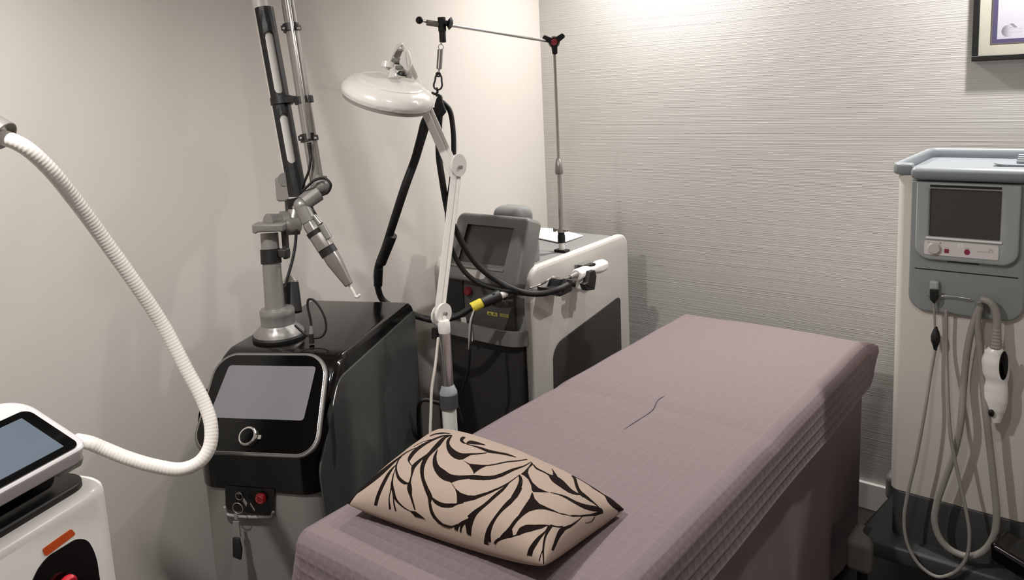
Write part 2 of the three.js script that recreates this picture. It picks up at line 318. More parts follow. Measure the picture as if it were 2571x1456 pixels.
// ---------------------------------------------------------------- cushion
// leaf print: outlines of the dark shapes, in ten-thousandths of the cushion face (along, across)
const LEAVES = [
  [1102,6751,1243,7039,1453,7147,1640,7240,1764,7418,1951,7364,2055,7461,1988,7613,1804,7687,1610,7737,1393,7733,1227,7529,1044,7379,947,7000],
  [2231,7271,1988,7133,1791,6901,1683,6574,1582,6251,1386,6035,1181,5808,1070,5422,976,5017,1067,4893,1165,5289,1283,5655,1506,5842,1722,6025,1833,6334,1932,6657,2095,6932,2261,7233],
  [2186,7285,2062,7073,1924,6819,1739,6445,1551,6026,1439,5531,1370,5043,1340,4625,1363,4211,1445,3774,1566,3380,1718,3078,1902,2849,2124,2641,2352,2451,2356,2504,2131,2702,1935,2910,1869,3053,1850,3192,1797,3473,1751,3820,1732,4179,1734,4598,1734,5144,1764,5717,1887,6207,2027,6643,2140,6932,2247,7171],
  [1395,4768,1146,4535,907,4326,833,3999,819,3600,758,3172,665,2764,515,2445,347,2156,-600,2978,-600,2480,-600,2044,-600,1671,-538,1422,-444,1204,-351,893,-243,579,-154,312,-16,-15,92,-11,163,35,209,125,241,267,273,417,338,471,431,518,569,662,718,873,853,1145,965,1479,1040,1869,1081,2310,1078,2814,1057,3325,1040,3746,1082,4093,1260,4376,1463,4671],
  [2257,7227,2138,6992,2053,6671,2085,6136,2159,5574,2258,5014,2349,4517,2411,4173,2437,3865,2378,3529,2302,3202,2260,2885,2262,2577,2357,2311,2474,2109,2591,1882,2698,1655,2775,1439,2825,1254,2832,1135,2851,1012,2914,864,3001,723,3116,603,3244,488,3369,366,3487,257,3591,169,3685,100,3743,113,3662,190,3570,287,3459,404,3352,535,3285,670,3225,802,3142,929,3061,1042,2996,1129,2932,1244,2862,1429,2789,1646,2715,1872,2644,2099,2587,2266,2557,2401,2535,2658,2526,2988,2539,3362,2562,3733,2598,3985,2627,4248,2617,4661,2567,5158,2443,5737,2318,6306,2304,6718,2318,7121],
  [2579,4761,2539,4378,2505,4016,2488,3685,2522,3319,2639,2885,2803,2456,3008,2066,3213,1738,3392,1484,3563,1268,3732,1065,3893,884,4040,739,4147,632,4223,527,4298,403,4371,285,4451,186,4547,110,4680,57,4890,26,5119,12,5332,10,5506,14,5599,18,5659,25,5652,33,5597,31,5520,30,5364,28,5182,31,4980,55,4788,97,4657,149,4554,220,4470,313,4411,426,4400,558,4356,727,4205,890,4038,1033,3869,1200,3691,1391,3522,1590,3360,1821,3194,2121,3044,2453,2925,2796,2828,3145,2757,3469,2705,3823,2669,4241,2631,4703],
  [2667,4612,2774,4184,2896,3762,3070,3336,3258,2957,3448,2644,3661,2373,3900,2130,4145,1951,4409,1833,4696,1812,4917,1960,5112,2174,5362,2422,5627,2653,5900,2757,6182,2829,6086,3145,5800,3061,5503,2950,5206,2730,4923,2530,4684,2433,4496,2418,4322,2486,4126,2589,3934,2671,3759,2769,3608,2912,3450,3114,3262,3405,3072,3750,2902,4138,2723,4586],
  [2277,7149,2364,6669,2463,6212,2624,5771,2832,5352,3094,4894,3395,4469,3717,4136,4022,3926,4266,3891,4443,4027,4495,4344,4544,4727,4751,5132,4988,5598,4950,5678,4678,5279,4416,4963,4240,4760,4105,4677,3971,4684,3829,4733,3620,4861,3384,5051,3158,5277,2943,5548,2811,5785,2702,6050,2553,6485,2371,7046],
  [3009,7364,2880,7433,2826,7324,2867,7026,3048,6558,3260,6288,3421,6175,3523,6165,3601,6195,3554,6323,3447,6382,3341,6473,3199,6667,3130,6789,3162,6733,3133,6844,3099,7030,3068,7268],
  [3617,6206,3660,6305,3711,6353,3796,6396,3918,6461,4074,6574,4226,6685,4339,6730,4441,6755,4391,6901,4257,6960,4104,7014,3885,7061,3670,7079,3518,7048,3427,6911,3462,6604,3538,6312],
  [3630,6138,3767,6138,3918,6126,4105,6085,4323,6022,4584,5935,4855,5847,4770,6132,4506,6188,4252,6245,4037,6284,3853,6305,3708,6291,3580,6265],
  [4286,693,4382,599,4494,514,4642,447,4812,404,4996,394,5176,408,5347,442,5495,495,5577,565,5646,641,5777,725,5925,819,5908,846,5749,772,5599,709,5494,675,5402,653,5273,615,5129,584,4980,574,4834,579,4694,603,4557,638,4432,676,4305,722],
  [998,3638,983,3497,1009,3290,1143,2934,1283,2599,1378,2375,1499,2150,1685,1869,1872,1617,2021,1429,2191,1265,2418,1111,2644,1012,2799,1025,2907,1079,2881,1135,2746,1162,2623,1204,2443,1300,2246,1427,2109,1541,1970,1688,1785,1913,1606,2160,1496,2340,1401,2538,1270,2848,1152,3163,1112,3359,1097,3526],
  [1289,2600,1258,2433,1236,2244,1231,2008,1251,1730,1306,1404,1365,1090,1414,819,1453,583,1476,382,1487,220,1495,103,1484,31,1664,30,1688,98,1692,202,1686,346,1668,528,1642,741,1606,986,1553,1275,1493,1576,1438,1854,1393,2113,1367,2333,1348,2543],
  [1497,2169,1580,1903,1659,1654,1749,1419,1834,1211,1895,1041,1977,870,2107,689,2242,532,2362,396,2488,284,2623,210,2770,158,2949,114,3129,84,3276,70,3414,60,3432,75,3298,88,3159,107,2991,145,2825,200,2697,260,2588,335,2486,444,2376,584,2243,742,2118,902,2026,1043,1938,1202,1836,1404,1734,1630,1642,1875,1546,2144],
  [1982,888,2062,684,2127,505,2168,357,2211,222,2278,96,2323,20,2440,28,2365,106,2277,228,2227,358,2188,503,2136,679,2075,879],
  [2146,683,2289,479,2401,316,2472,199,2531,112,2602,53,2667,18,2739,24,2678,64,2609,126,2544,211,2464,329,2349,493,2207,699],
  [3840,6142,4007,6129,4176,6107,4350,6055,4540,5983,4772,5857,5020,5786,5243,5909,5438,6100,5599,6265,5751,6428,5926,6591,6105,6764,6068,6874,5836,6855,5616,6802,5459,6628,5306,6443,5091,6315,4865,6242,4652,6259,4442,6304,4264,6314,4105,6310,3948,6291,3793,6269],
  [4503,4737,4606,4922,4717,5126,4858,5378,5004,5661,4945,5784,4796,5505,4651,5257,4535,5057,4428,4877],
  [4956,3736,5125,3756,5301,3821,5481,3986,5678,4266,5922,4759,6145,5358,6309,5929,6422,6464,6483,6834,6523,7154,6464,7290,6411,6998,6341,6640,6228,6100,6067,5516,5854,4894,5616,4389,5411,4137,5229,3994,5072,3899,4921,3831],
  [5516,2483,5844,2609,6137,2768,6341,2967,6503,3265,6646,3772,6754,4401,6834,5112,6863,5859,6836,6460,6771,7054,6718,7137,6766,6565,6772,6003,6702,5322,6585,4658,6461,4047,6317,3567,6169,3311,5986,3133,5709,2963,5391,2817],
  [6985,6704,7151,6473,7323,6303,7501,6305,7664,6352,7795,6359,7911,6323,8011,6194,8111,6050,8208,5960,8312,5902,8449,5886,8602,5899,8791,5911,8978,5980,9109,6170,9198,6390,9242,6584,9276,6723,9341,6766,9416,6786,9498,6848,9590,6941,9684,7094,9780,7241,9876,7312,9952,7416,9947,7598,9869,7464,9767,7383,9658,7303,9549,7242,9444,7231,9347,7201,9277,7077,9224,6924,9181,6788,9123,6681,9014,6609,8870,6600,8668,6724,8437,6884,8246,6937,8101,6927,8019,6853,7972,6748,7926,6650,7858,6575,7750,6558,7612,6563,7442,6542,7269,6563,7120,6698,6961,6890],
  [7539,7654,7659,7449,7776,7226,7905,6891,8044,6563,8179,6379,8302,6257,8275,6676,8145,6888,8022,7082,7898,7245,7761,7428,7637,7611,7514,7799],
  [8236,8329,8348,8201,8468,8000,8581,7758,8712,7476,8866,7190,9011,6952,9131,6792,9237,6696,9326,6684,9400,6707,9318,7225,9251,7184,9182,7170,9097,7217,8992,7333,8852,7568,8697,7871,8553,8193,8391,8516,8236,8733,8080,8951],
  [8204,8484,8360,8609,8516,8733,8702,8764,8889,8796,9107,8733,9265,8828,9398,8940,9521,8988,9649,8813,9759,8666,9863,8684,9942,8830,9987,9106,10009,9449,10056,9587,10062,9759,9978,10009,9987,9879,9963,9850,9897,9783,9822,9636,9698,9636,9573,9604,9511,9449,9449,9293,9324,9200,9169,9169,8982,9138,8796,9107,8578,9138,8391,9107,8236,8982,8049,8951],
  [8607,4726,8751,4884,8887,5034,9007,5131,9132,5214,9290,5322,9452,5471,9600,5678,9724,5947,9810,6269,9871,6620,9910,7001,9931,7273,9942,7367,9963,7456,9965,7560,9939,7653,9886,7632,9827,7361,9769,7039,9708,6721,9633,6396,9525,6086,9392,5819,9238,5635,9082,5488,8965,5330,8856,5165,8726,4985,8587,4806],
  [7119,4565,7235,4350,7325,4143,7403,3855,7476,3502,7534,3073,7582,2636,7637,2298,7668,1997,7637,1652,7576,1317,7518,1030,7461,782,7418,569,7378,402,7342,287,7306,198,7482,186,7511,273,7538,386,7559,548,7585,749,7627,985,7680,1260,7753,1581,7810,1937,7815,2276,7792,2616,7753,3051,7681,3527,7571,3957,7430,4332,7276,4568,7134,4717],
  [7130,4519,7102,4021,7056,3549,6992,3087,6891,2646,6716,2203,6517,1840,6343,1610,6191,1462,6093,1405,6016,1382,6054,1280,6130,1319,6232,1382,6407,1499,6610,1704,6810,2079,6972,2547,7063,3009,7116,3485,7151,3968,7169,4475],
  [7077,3454,7063,3044,7035,2657,6987,2271,6922,1891,6848,1512,6756,1182,6645,935,6526,721,6415,524,6301,359,6602,272,6669,434,6729,623,6807,834,6896,1090,6988,1417,7069,1785,7132,2162,7169,2565,7158,2987,7122,3428],
  [9843,5313,9855,5026,9862,4708,9858,4271,9845,3831,9824,3485,9796,3161,9864,3119,9881,3465,9893,3846,9893,4302,9885,4739,9873,5058,9858,5340],
  [9954,6524,9970,6302,9978,6069,9973,5730,9961,5346,9967,5343,9980,5735,9985,6109,9978,6373,9963,6595],
  [5902,86,5817,63,5728,45,5630,34,5533,28,5406,23,5264,22,5143,28,5034,40,4918,64,4804,100,4702,146,4608,209,4522,304,4431,425,4353,397,4441,278,4524,182,4607,114,4701,67,4817,35,4947,18,5087,12,5228,10,5374,8,5526,8,5658,16,5763,30,5857,47,5942,69],
  [7549,3614,7602,3178,7633,2779,7621,2386,7591,1996,7562,1628,7529,1288,7489,983,7445,718,7397,499,7350,320,7310,179,7274,78,7251,22,7209,-9,7578,11,7553,43,7531,99,7529,188,7537,317,7548,484,7568,694,7604,947,7651,1236,7713,1547,7772,1890,7811,2279,7819,2710,7774,3154,7704,3602],
  [9441,2156,9469,1914,9481,1658,9447,1336,9397,1006,9361,711,9327,467,9289,275,9253,131,9237,46,9223,8,9451,21,9458,73,9463,150,9485,278,9506,470,9514,716,9517,996,9526,1325,9529,1667,9511,1943,9487,2195],
  [9456,2203,9489,1946,9519,1698,9545,1467,9577,1236,9629,994,9683,772,9724,592,9767,433,9819,300,9869,181,10164,-600,10028,-300,10019,-150,10196,-600,9911,250,9866,385,9819,524,9778,677,9736,857,9686,1081,9641,1317,9619,1536,9606,1768,9595,2029,9584,2302],
  [9749,463,9757,311,9761,175,9764,65,9752,6,9804,9,9808,80,9799,196,9792,335,9784,491],
  [9864,4142,9834,3715,9802,3330,9770,3036,9755,2725,9779,2395,9818,2089,9857,1788,9894,1513,9921,1284,9945,1073,9979,1263,9965,1484,9949,1726,9926,2014,9903,2320,9889,2630,9879,2898,9867,3072,9862,3312,9875,3696,9891,4131],
  [9511,2171,9600,2364,9679,2576,9742,2801,9795,3038,9755,3148,9709,2898,9652,2671,9571,2487,9476,2328],
  [4459,3960,4917,3814,5262,3983,5580,4257,5629,4147,5550,3676,5482,3029,5305,3296,4936,3687],
  [4860,1796,5226,1489,5556,1329,5922,1325,6217,1477,6571,1959,6650,1770,6301,1194,5643,629,5584,849,5422,1175,5230,1439,4983,1652],
  [3384,70,3721,86,4304,18,4079,17,3740,16],
  [4359,1968,4867,1782,5056,2105,4775,2221],
  [5011,3792,5596,4273,5526,3749,5479,3011,5325,3311,5106,3586],
  [6758,7153,6973,6796,7075,6006,7255,5425,7520,4981,7796,4634,8133,4475,8428,4591,8597,4766,8368,4217,8156,3797,8057,3877,7863,4287,7567,4685,7302,4822,7149,4804,7116,5285,6961,6290],
  [8127,3695,8181,3688,8408,3314,8700,3156,9030,3334,9392,3674,9657,4274,9799,5120,9893,6268,9922,7327,9966,7546,9953,6620,9857,5309,9748,4461,9515,3779,9208,3289,8969,2964,8755,2562,8589,2118,8510,1617,8449,1155,8383,608,8206,458,8259,861,8343,1443,8292,2380,8242,3129],
  [7123,3114,7069,2570,6868,1562,6606,704,6343,283,5922,78,5746,37,5780,11,5950,9,6048,71,6043,7,6136,9,6148,38,6278,122,6382,14,6457,7,6609,7,6618,55,6651,275,6717,653,6841,1102,7073,1809,7137,2704],
  [8304,841,8374,565,8497,336,8599,410,8631,805,8788,1161,9076,1539,9473,2231,9339,1583,9084,960,8751,462,8436,220,8076,86,7801,6,7684,8,7951,115,8146,396],
];
function PRINT(x, w, h) {
  x.fillStyle = '#150c09';
  for (const l of LEAVES) { x.beginPath(); for (let i = 0; i < l.length; i += 2) { const a = l[i] / 10000 * w, b = (1 - l[i + 1] / 10000) * h; i ? x.lineTo(a, b) : x.moveTo(a, b); } x.closePath(); x.fill(); }
}
{
  const cor = { L: onY(874, 1265, 0.74), B: onY(1101, 1082, 0.755), R: onY(1567, 1279, 0.722), F: onY(1367, 1417, 0.762) };
  const edge = (s, t) => {
    const k = 0.035, a = 2 * s - 1, b = 2 * t - 1;
    const ss = 0.5 + 0.5 * a * (1 - k * (1 - b * b)), tt = 0.5 + 0.5 * b * (1 - k * 1.2 * (1 - a * a));
    const p = cor.L.clone().multiplyScalar((1 - ss) * (1 - tt)).addScaledVector(cor.F, ss * (1 - tt)).addScaledVector(cor.B, (1 - ss) * tt).addScaledVector(cor.R, ss * tt);
    return p;
  };
  const prof = (s, t, e) => Math.pow(Math.max(0, (1 - (2 * s - 1) ** 2) * (1 - (2 * t - 1) ** 2)), e);
  const top = (s, t) => { const p = edge(s, t); p.y += 0.084 * prof(s, t, 0.4) + 0.0012 * Math.sin(s * 23 + t * 9) * prof(s, t, 0.3) * Math.sin(t * 17); return p; };
  const bot = (s, t) => { const p = edge(s, t); p.y -= 0.06 * prof(s, t, 0.4); p.y = Math.max(p.y, BTOP + 0.0085); return p; };
  const ez = q => 0.5 - 0.5 * Math.cos(Math.PI * q), top2 = (s, t) => top(ez(s), ez(t)), bot2 = (s, t) => bot(ez(s), ez(t));
  const c = thing('cushion', 'cream cushion with dark brown leaf print lying on the bed', 'cushion', V(-0.98, BTOP + 0.0085, -1.08));
  const print = canvasTex(2048, 1408, (x, w, h) => {
    x.fillStyle = '#9d8c80'; x.fillRect(0, 0, w, h);
    PRINT(x, w, h);
  });
  const mat = M.linen.clone(); mat.color.set(0xffffff); mat.map = print; mat.bumpMap = clothTex.clone(); mat.bumpMap.repeat.set(5, 3.5);
  mk('printed_face', sheet(128, 96, top2, (s, t) => [ez(s), ez(t)]), mat, c, 'cream face printed with dark brown leaves');
  mk('plain_back', sheet(128, 96, bot2, (s, t) => [s * 0.5, t * 0.34]), M.linen, c, 'plain cream underside');
}

// ---------------------------------------------------------------- black and silver laser console with jointed arm
{
  const a = 25 * DEG, RX = V(Math.cos(a), 0, -Math.sin(a)), NZ = V(Math.sin(a), 0, Math.cos(a));
  const rc = -1.037, nF = -1.53, nR = -2.19, nS = -1.68, yT = 0.915, yS = 0.742, hw = 0.166;
  const L = (r, y, n) => RX.clone().multiplyScalar(rc + r).addScaledVector(NZ, n).setY(y);
  const Mx = o => basis(RX, EY, NZ, o);
  const g = thing('laser_console', 'black and silver laser console with touch screen and jointed arm', 'laser machine', L(0, 0, (nF + nR) / 2), a);
  // side profile in (n, y), drawn across the width
  const slopeY = n => yS + (nF - n) / (nF - nS) * (yT - yS), nQ = nF - 0.056;
  const prof = roundPoly([[nR, 0.06], [nQ, 0.06], [nQ, slopeY(nQ) - 0.004], [nS, yT], [nR, yT]], [0.02, 0.01, 0.005, 0.045, 0.05]);
  const bodyG = extr(prof, 2 * hw, 0.014, 8).applyMatrix4(basis(NZ, EY, RX.clone().negate(), RX.clone().multiplyScalar(rc + hw)));
  mk('body', bodyG, M.black, g, 'glossy black shell');
  // dark side panel, outlined in the photograph's right side
  const sp = L(hw, 0, 0);
  const sidePts = [[1012, 798], [852, 946], [842, 975], [800, 1180], [794, 1290]].map(p => onP(p[0], p[1], sp, RX));
  const pr = sidePts.map(p => [p.dot(NZ), p.y]);
  const side = [[nR + 0.008, pr[0][1]], [pr[1][0], pr[1][1]], [pr[2][0], pr[2][1]], [pr[3][0], pr[3][1]], [nF - 0.055, 0.07], [nR + 0.008, 0.07]];
  mk('side_panel', extr(roundPoly(side, 0.02), 0.006, 0.002).applyMatrix4(basis(NZ.clone(), EY, RX.clone().negate(), RX.clone().multiplyScalar(rc + hw + 0.004))), M.charGloss, g, 'glossy dark grey side panel');
  // front wrap: s runs along the rounded front
  const cr = 0.055, flat = hw - cr, arc = cr * Math.PI / 2;
  const wrap = (s, y, off) => {
    const q = Math.abs(s), sg = Math.sign(s);
    if (q <= flat) return L(s, y, nF + off);
    const t = Math.min((q - flat) / cr, Math.PI / 2), e = Math.max(0, q - flat - arc);
    return L(sg * (flat + (cr + off) * Math.sin(t)), y, nF - cr + (cr + off) * Math.cos(t) - e);
  };
  const sMax = flat + arc + 0.03;
  const shell = (yb, yt, off, n = 60, k = 10, s0 = -sMax, s1 = sMax) => sheet(n, k, (s, t) => { const q = s0 + (s1 - s0) * s; const b = yb(q), e = yt(q); return wrap(q, b + (e - b) * t, off); });
  mk('front_panel', shell(() => 0.055, () => 0.66, 0), M.silverPaint, g, 'silver grey curved lower front');
  const apB = q => { const e = sMax - 0.004 - Math.abs(q), R = 0.075; return e > R ? 0.628 : 0.628 + R - Math.sqrt(Math.max(0, R * R - (R - Math.max(e, 0)) ** 2)); };
  const apT = q => { const k = Math.abs(q); const n = k <= flat ? nF : nF - cr + cr * Math.cos(Math.min((k - flat) / cr, Math.PI / 2)) - Math.max(0, k - flat - arc); return slopeY(n) + 0.002; };
  mk('front_apron', [shell(apB, apT, 0.004), shell(apB, q => apB(q) + 0.0005, 0.002)], M.black, g, 'glossy black apron below the screen');
  // recess with key switch and stop button
  const fp = L(0, 0, nF + 0.0045);
  const fpt = (u, v) => onP(u, v, fp, NZ);
  const rp = [[566, 1218], [568, 1278], [688, 1296], [690, 1228]].map(p => fpt(...p));
  mk('switch_recess', plate(rp, RX, EY, NZ, [0.002, 0.012, 0.012, 0.002], 0.002, 0), M.blackMat, g);
  const lip = [[567, 1272], [572, 1288], [590, 1293], [660, 1296], [684, 1294], [688, 1284]].map(p => fpt(p[0], p[1]).addScaledVector(NZ, 0.004));
  mk('recess_lip', tube(lip, 0.0042, 10), M.silverPaint, g);
  const es = fpt(660, 1246);
  const btn = mk('stop_button', lathe([[0, 0.016], [0.011, 0.0155], [0.0135, 0.012], [0.0135, 0.008], [0.009, 0.006], [0.009, 0]], es, NZ), M.red, g, 'red emergency stop button');
  { const o = es.clone().addScaledVector(NZ, 0.0158); const arcs = []; for (let k = 0; k < 3; k++) { const pts = []; for (let i = 0; i <= 8; i++) { const t = k * 2.094 + 0.25 + i / 8 * 1.5; pts.push(o.clone().addScaledVector(RX, 0.0082 * Math.cos(t)).addScaledVector(EY, 0.0082 * Math.sin(t))); } arcs.push(tube(pts, 0.0008, 6, 16)); }
    mk('arrow_ring', arcs, std(0xd98a92, 0.5), btn, 'pale turning arrows'); }
  const ks = fpt(603, 1240);
  mk('key_switch', lathe([[0, 0.012], [0.006, 0.012], [0.0075, 0.009], [0.009, 0.003], [0.009, 0]], ks, NZ), M.blackMat, g);
  // slanted screen panel
  const dS = L(0, yT, nS).sub(L(0, yS, nF)).normalize();                 // up the slope
  const nP = V().crossVectors(RX, dS).normalize();                       // outwards
  const pc = L(0, yS, nF).addScaledVector(nP, 0.003);
  const P = (u, v, k = 0) => onP(u, v, pc.clone().addScaledVector(nP, k), nP);
  const outline = [[553, 888], [832, 890], [800, 1155], [479, 1140]];
  const rimP = outline.map(p => P(...p));
  mk('bezel_rim', plate(rimP, RX, dS, nP, [0.06, 0.06, 0.055, 0.055], 0.010, 0.003), std(0x65615e, 0.4, 0.3), g, 'satin grey rim of the screen panel');
  const inset = (pts, k) => { const c = pts.reduce((s, p) => s.add(p), V()).multiplyScalar(1 / pts.length); return pts.map(p => { const q = p.clone().sub(c); const r = q.dot(RX), d = q.dot(dS); return c.clone().addScaledVector(RX, r - Math.sign(r) * k).addScaledVector(dS, d - Math.sign(d) * k); }); };
  const up = (pts, k) => pts.map(p => p.clone().addScaledVector(nP, k));
  mk('chrome_trim', plate(up(inset(rimP, 0.006), 0.008), RX, dS, nP, [0.056, 0.056, 0.051, 0.051], 0.004, 0.001), M.chrome, g, 'thin bright chrome line');
  mk('bezel_glass', plate(up(inset(rimP, 0.0078), 0.0105), RX, dS, nP, [0.054, 0.054, 0.049, 0.049], 0.002, 0), M.glassBlack, g, 'glossy black glass');
  const scr = [[576, 917], [794, 920], [762, 1056], [524, 1048]].map(p => P(p[0], p[1], 0.0126));
  mk('touch_screen', plate(scr, RX, dS, nP, 0.008, 0.0008, 0), M.lcd, g, 'blank pale grey touch screen');
  const kn = P(627, 1098, 0.0125);
  const knob = mk('control_knob', lathe([[0.0225, 0], [0.0225, 0.012], [0.0205, 0.0145], [0.0175, 0.0148], [0.0172, 0.0135]], kn, nP), M.chrome, g, 'round knob with chrome ring');
  mk('knob_cap', lathe([[0.0174, 0.012], [0.0174, 0.0138], [0, 0.0142]], kn, nP), M.glassBlack, knob);
  const tab = P(652, 1098, 0.016);
  mk('knob_tab', obox(tab, RX, dS, nP, 0.008, 0.010, 0.006, 0.001), M.chrome, knob);

  // column standing on the top
  const cb = onY(702, 846, yT), d0 = depth(cb);
  const A = (u, v, k = 0) => D(u, v, d0 + k);
  const topOf = (o, h) => o.clone().setY(o.y + h);
  mk('base_seal', lathe([[0.069, 0], [0.07, 0.007], [0.067, 0.012], [0.05, 0.014], [0, 0.014]], cb, EY), M.rubber, g, 'black rubber seal');
  const cAx = A(676, 600).sub(A(694, 818)).normalize();
  mk('column_base', lathe([[0.066, 0.011], [0.064, 0.018], [0.05, 0.032], [0.0445, 0.037], [0.044, 0.038], [0.0445, 0.04], [0.0445, 0.062], [0.045, 0.064], [0.0455, 0.074], [0.043, 0.079], [0.03, 0.08], [0, 0.08]], cb, EY), M.silver, g);
  const cp = (h) => { const t = A(694, 818); return t.addScaledVector(cAx, h); };
  const cTop = A(676, 585);
  mk('column', [cyl(cp(-0.02), cTop, 0.0268, 0.0232, 36)], M.silver, g, 'satin aluminium column');
  mk('column_band', cyl(A(681.5, 661), A(678.5, 625), 0.0272, 0.0262, 36), M.blackMat, g, 'black band');
  { const pts = [[636, 560], [637, 582], [645, 584], [650, 580], [702, 578], [714, 578], [714, 559]];
    mk('elbow_bracket', plate(pts.map(p => A(p[0], p[1], -0.03)), RX.clone().applyAxisAngle(EY, 0.25), EY, V(Math.sin(a + 0.25), 0, Math.cos(a + 0.25)), 0.003, 0.05, 0.004).translate(-0.012, 0, -0.02), M.silver, g); }
  mk('elbow_drum', [cyl(A(672, 556, -0.02), A(712, 556, 0.02), 0.021, 0.021), cyl(A(704, 556, 0.0), A(722, 556, 0.01), 0.028, 0.028)], M.silver, g);
  mk('lever_arm', [obox(A(717, 612, 0.01), RX, cAx, NZ, 0.012, 0.08, 0.02, 0.003), obox(A(713, 634, 0), RX, EY, NZ, 0.024, 0.022, 0.03, 0.004)], M.charcoal, g);
  // lower joint towards the lifted arm
  mk('arm_joint', [cyl(A(716, 566, 0.0), A(752, 566, 0.015), 0.027, 0.025), cyl(A(735, 574, 0.01), A(743, 530, 0.02), 0.024, 0.022)], M.steel, g);
  mk('motor_housing', [obox(A(719, 473, 0.03), RX, cAx, NZ, 0.042, 0.066, 0.05, 0.008), cyl(A(715, 450, 0.0), A(715, 450, 0.06), 0.018, 0.018)], M.silver, g);
  mk('link_bar', obox(A(726, 530, 0.02), RX.clone().applyAxisAngle(NZ, 0.0), cAx, NZ, 0.01, 0.09, 0.024, 0.002), M.charcoal, g);
  // thick black sleeve with windows, rising out of the picture
  const s0 = A(742, 500, 0.02), s1 = A(648, -20, 0.02), sAx = s1.clone().sub(s0).normalize();
  const sr = m(24, d0);
  mk('arm_tube', cyl(s0, s1.clone().addScaledVector(sAx, 0.35), sr * 0.82, sr * 0.82), std(0xc6c2bd, 0.5, 0.1), g, 'pale inner tube');
  const sSt = A(747, 492, 0.02), sEn = A(660, 22, 0.02), sl = sEn.clone().sub(sSt).length();
  { // sleeve as a shell with two slots facing the room
    const [X, Y, Z] = frameFor(sAx); const toC = EYEP.clone().sub(sSt); toC.addScaledVector(sAx, -toC.dot(sAx)).normalize();
    const az0 = Math.atan2(toC.dot(Z), toC.dot(X));
    const slots = [[A(742, 410, 0.02), A(712, 288, 0.02)], [A(703, 238, 0.02), A(672, 84, 0.02)]].map(([p, q]) => [p.clone().sub(sSt).dot(sAx), q.clone().sub(sSt).dot(sAx)]);
    const S = new THREE.Shape(); const R = sr, w = 2 * Math.PI * R;
    S.moveTo(0, 0); S.lineTo(w, 0); S.lineTo(w, sl); S.lineTo(0, sl); S.closePath();
    for (const [b, t] of slots) { const cx = w * 0.5 - R * 0.08, hw2 = R * 0.52; S.holes.push(roundPoly([[cx - hw2, b], [cx + hw2, b], [cx + hw2, t], [cx - hw2, t]], hw2 * 0.98, new THREE.Path())); }
    // subdivide by strips so that the sheet bends round the tube
    const N = 48, gs = [];
    const inSlot = (x, y) => slots.some(([b, t]) => { const cx = w * 0.5 - R * 0.08, h = R * 0.52; const yy = y < b + h ? b + h : y > t - h ? t - h : y; return Math.hypot(x - cx, y - yy) < h; });
    const ny = 300, P3 = [], I = [];
    const at = (x, y, rr) => { const an = az0 + (x / w - 0.5) * 2 * Math.PI; return sSt.clone().addScaledVector(sAx, y).addScaledVector(X, rr * Math.cos(an)).addScaledVector(Z, rr * Math.sin(an)); };
    const quad = (p) => { const k = P3.length / 3; for (const q of p) P3.push(q.x, q.y, q.z); I.push(k, k + 1, k + 2, k, k + 2, k + 3); };
    const NX = 96; for (let j = 0; j < ny; j++) for (let i = 0; i < NX; i++) {
      const x0 = w * i / NX, x1 = w * (i + 1) / NX, y0 = sl * j / ny, y1 = sl * (j + 1) / ny;
      if (inSlot((x0 + x1) / 2, (y0 + y1) / 2)) continue;
      quad([at(x0, y0, R), at(x1, y0, R), at(x1, y1, R), at(x0, y1, R)]);
      for (const [sx, sy, e] of [[-1, 0, [x0, y0, x0, y1]], [1, 0, [x1, y0, x1, y1]], [0, -1, [x0, y0, x1, y0]], [0, 1, [x0, y1, x1, y1]]]) {
        const mx = (x0 + x1) / 2 + sx * (x1 - x0), my = (y0 + y1) / 2 + sy * (y1 - y0);
        if (my < 0 || my > sl || inSlot(mx, my)) quad([at(e[0], e[1], R), at(e[2], e[3], R), at(e[2], e[3], R * 0.84), at(e[0], e[1], R * 0.84)]);
      }
    }
    let gg = new THREE.BufferGeometry(); gg.setAttribute('position', new THREE.Float32BufferAttribute(P3, 3)); gg.setIndex(I);
    gg = toCreasedNormals(mergeVertices(gg, 1e-5), 0.5);
    mk('sleeve', gg, M.blackMat, g, 'black sleeve with two long windows');
  }
  mk('sleeve_collar', [cyl(A(741, 498, 0.02), A(744, 515, 0.02), sr * 1.02, sr * 0.9)], M.blackMat, g);
  // parallel slim tube and its clamps
  const t0 = A(799, 476, -0.03), t1 = A(722, 0, -0.03), tAx = t1.clone().sub(t0).normalize(), tr = m(16, d0);
  mk('slim_tube', cyl(t0, t1.clone().addScaledVector(tAx, 0.4), tr * 1.05, tr), M.steel, g, 'slim steel tube');
  { const toC = EYEP.clone().sub(t0).normalize(); mk('rail_rod', cyl(A(776, 350, -0.03).addScaledVector(toC, tr), A(717, -40, -0.03).addScaledVector(toC, tr), m(5.5, d0), m(5.5, d0), 14), M.chrome, g, 'thin bright rod'); }
  const ring = (u, v, r, h) => cyl(A(u, v, -0.03).addScaledVector(tAx, -h / 2), A(u, v, -0.03).addScaledVector(tAx, h / 2), r, r);
  for (const [u, v] of [[731, 70], [774, 346]]) {
    const cl = mk('tube_clamp', [ring(u, v, tr * 1.25, 0.02), obox(A(u, v, -0.03), RX, tAx, NZ, tr * 2.9, 0.014, 0.02, 0.002)], M.blackMat, g);
    for (const s of [-1, 1]) mk('screw', sphere(A(u + s * 18, v + 1, -0.052), 0.004), M.chrome, cl);
  }
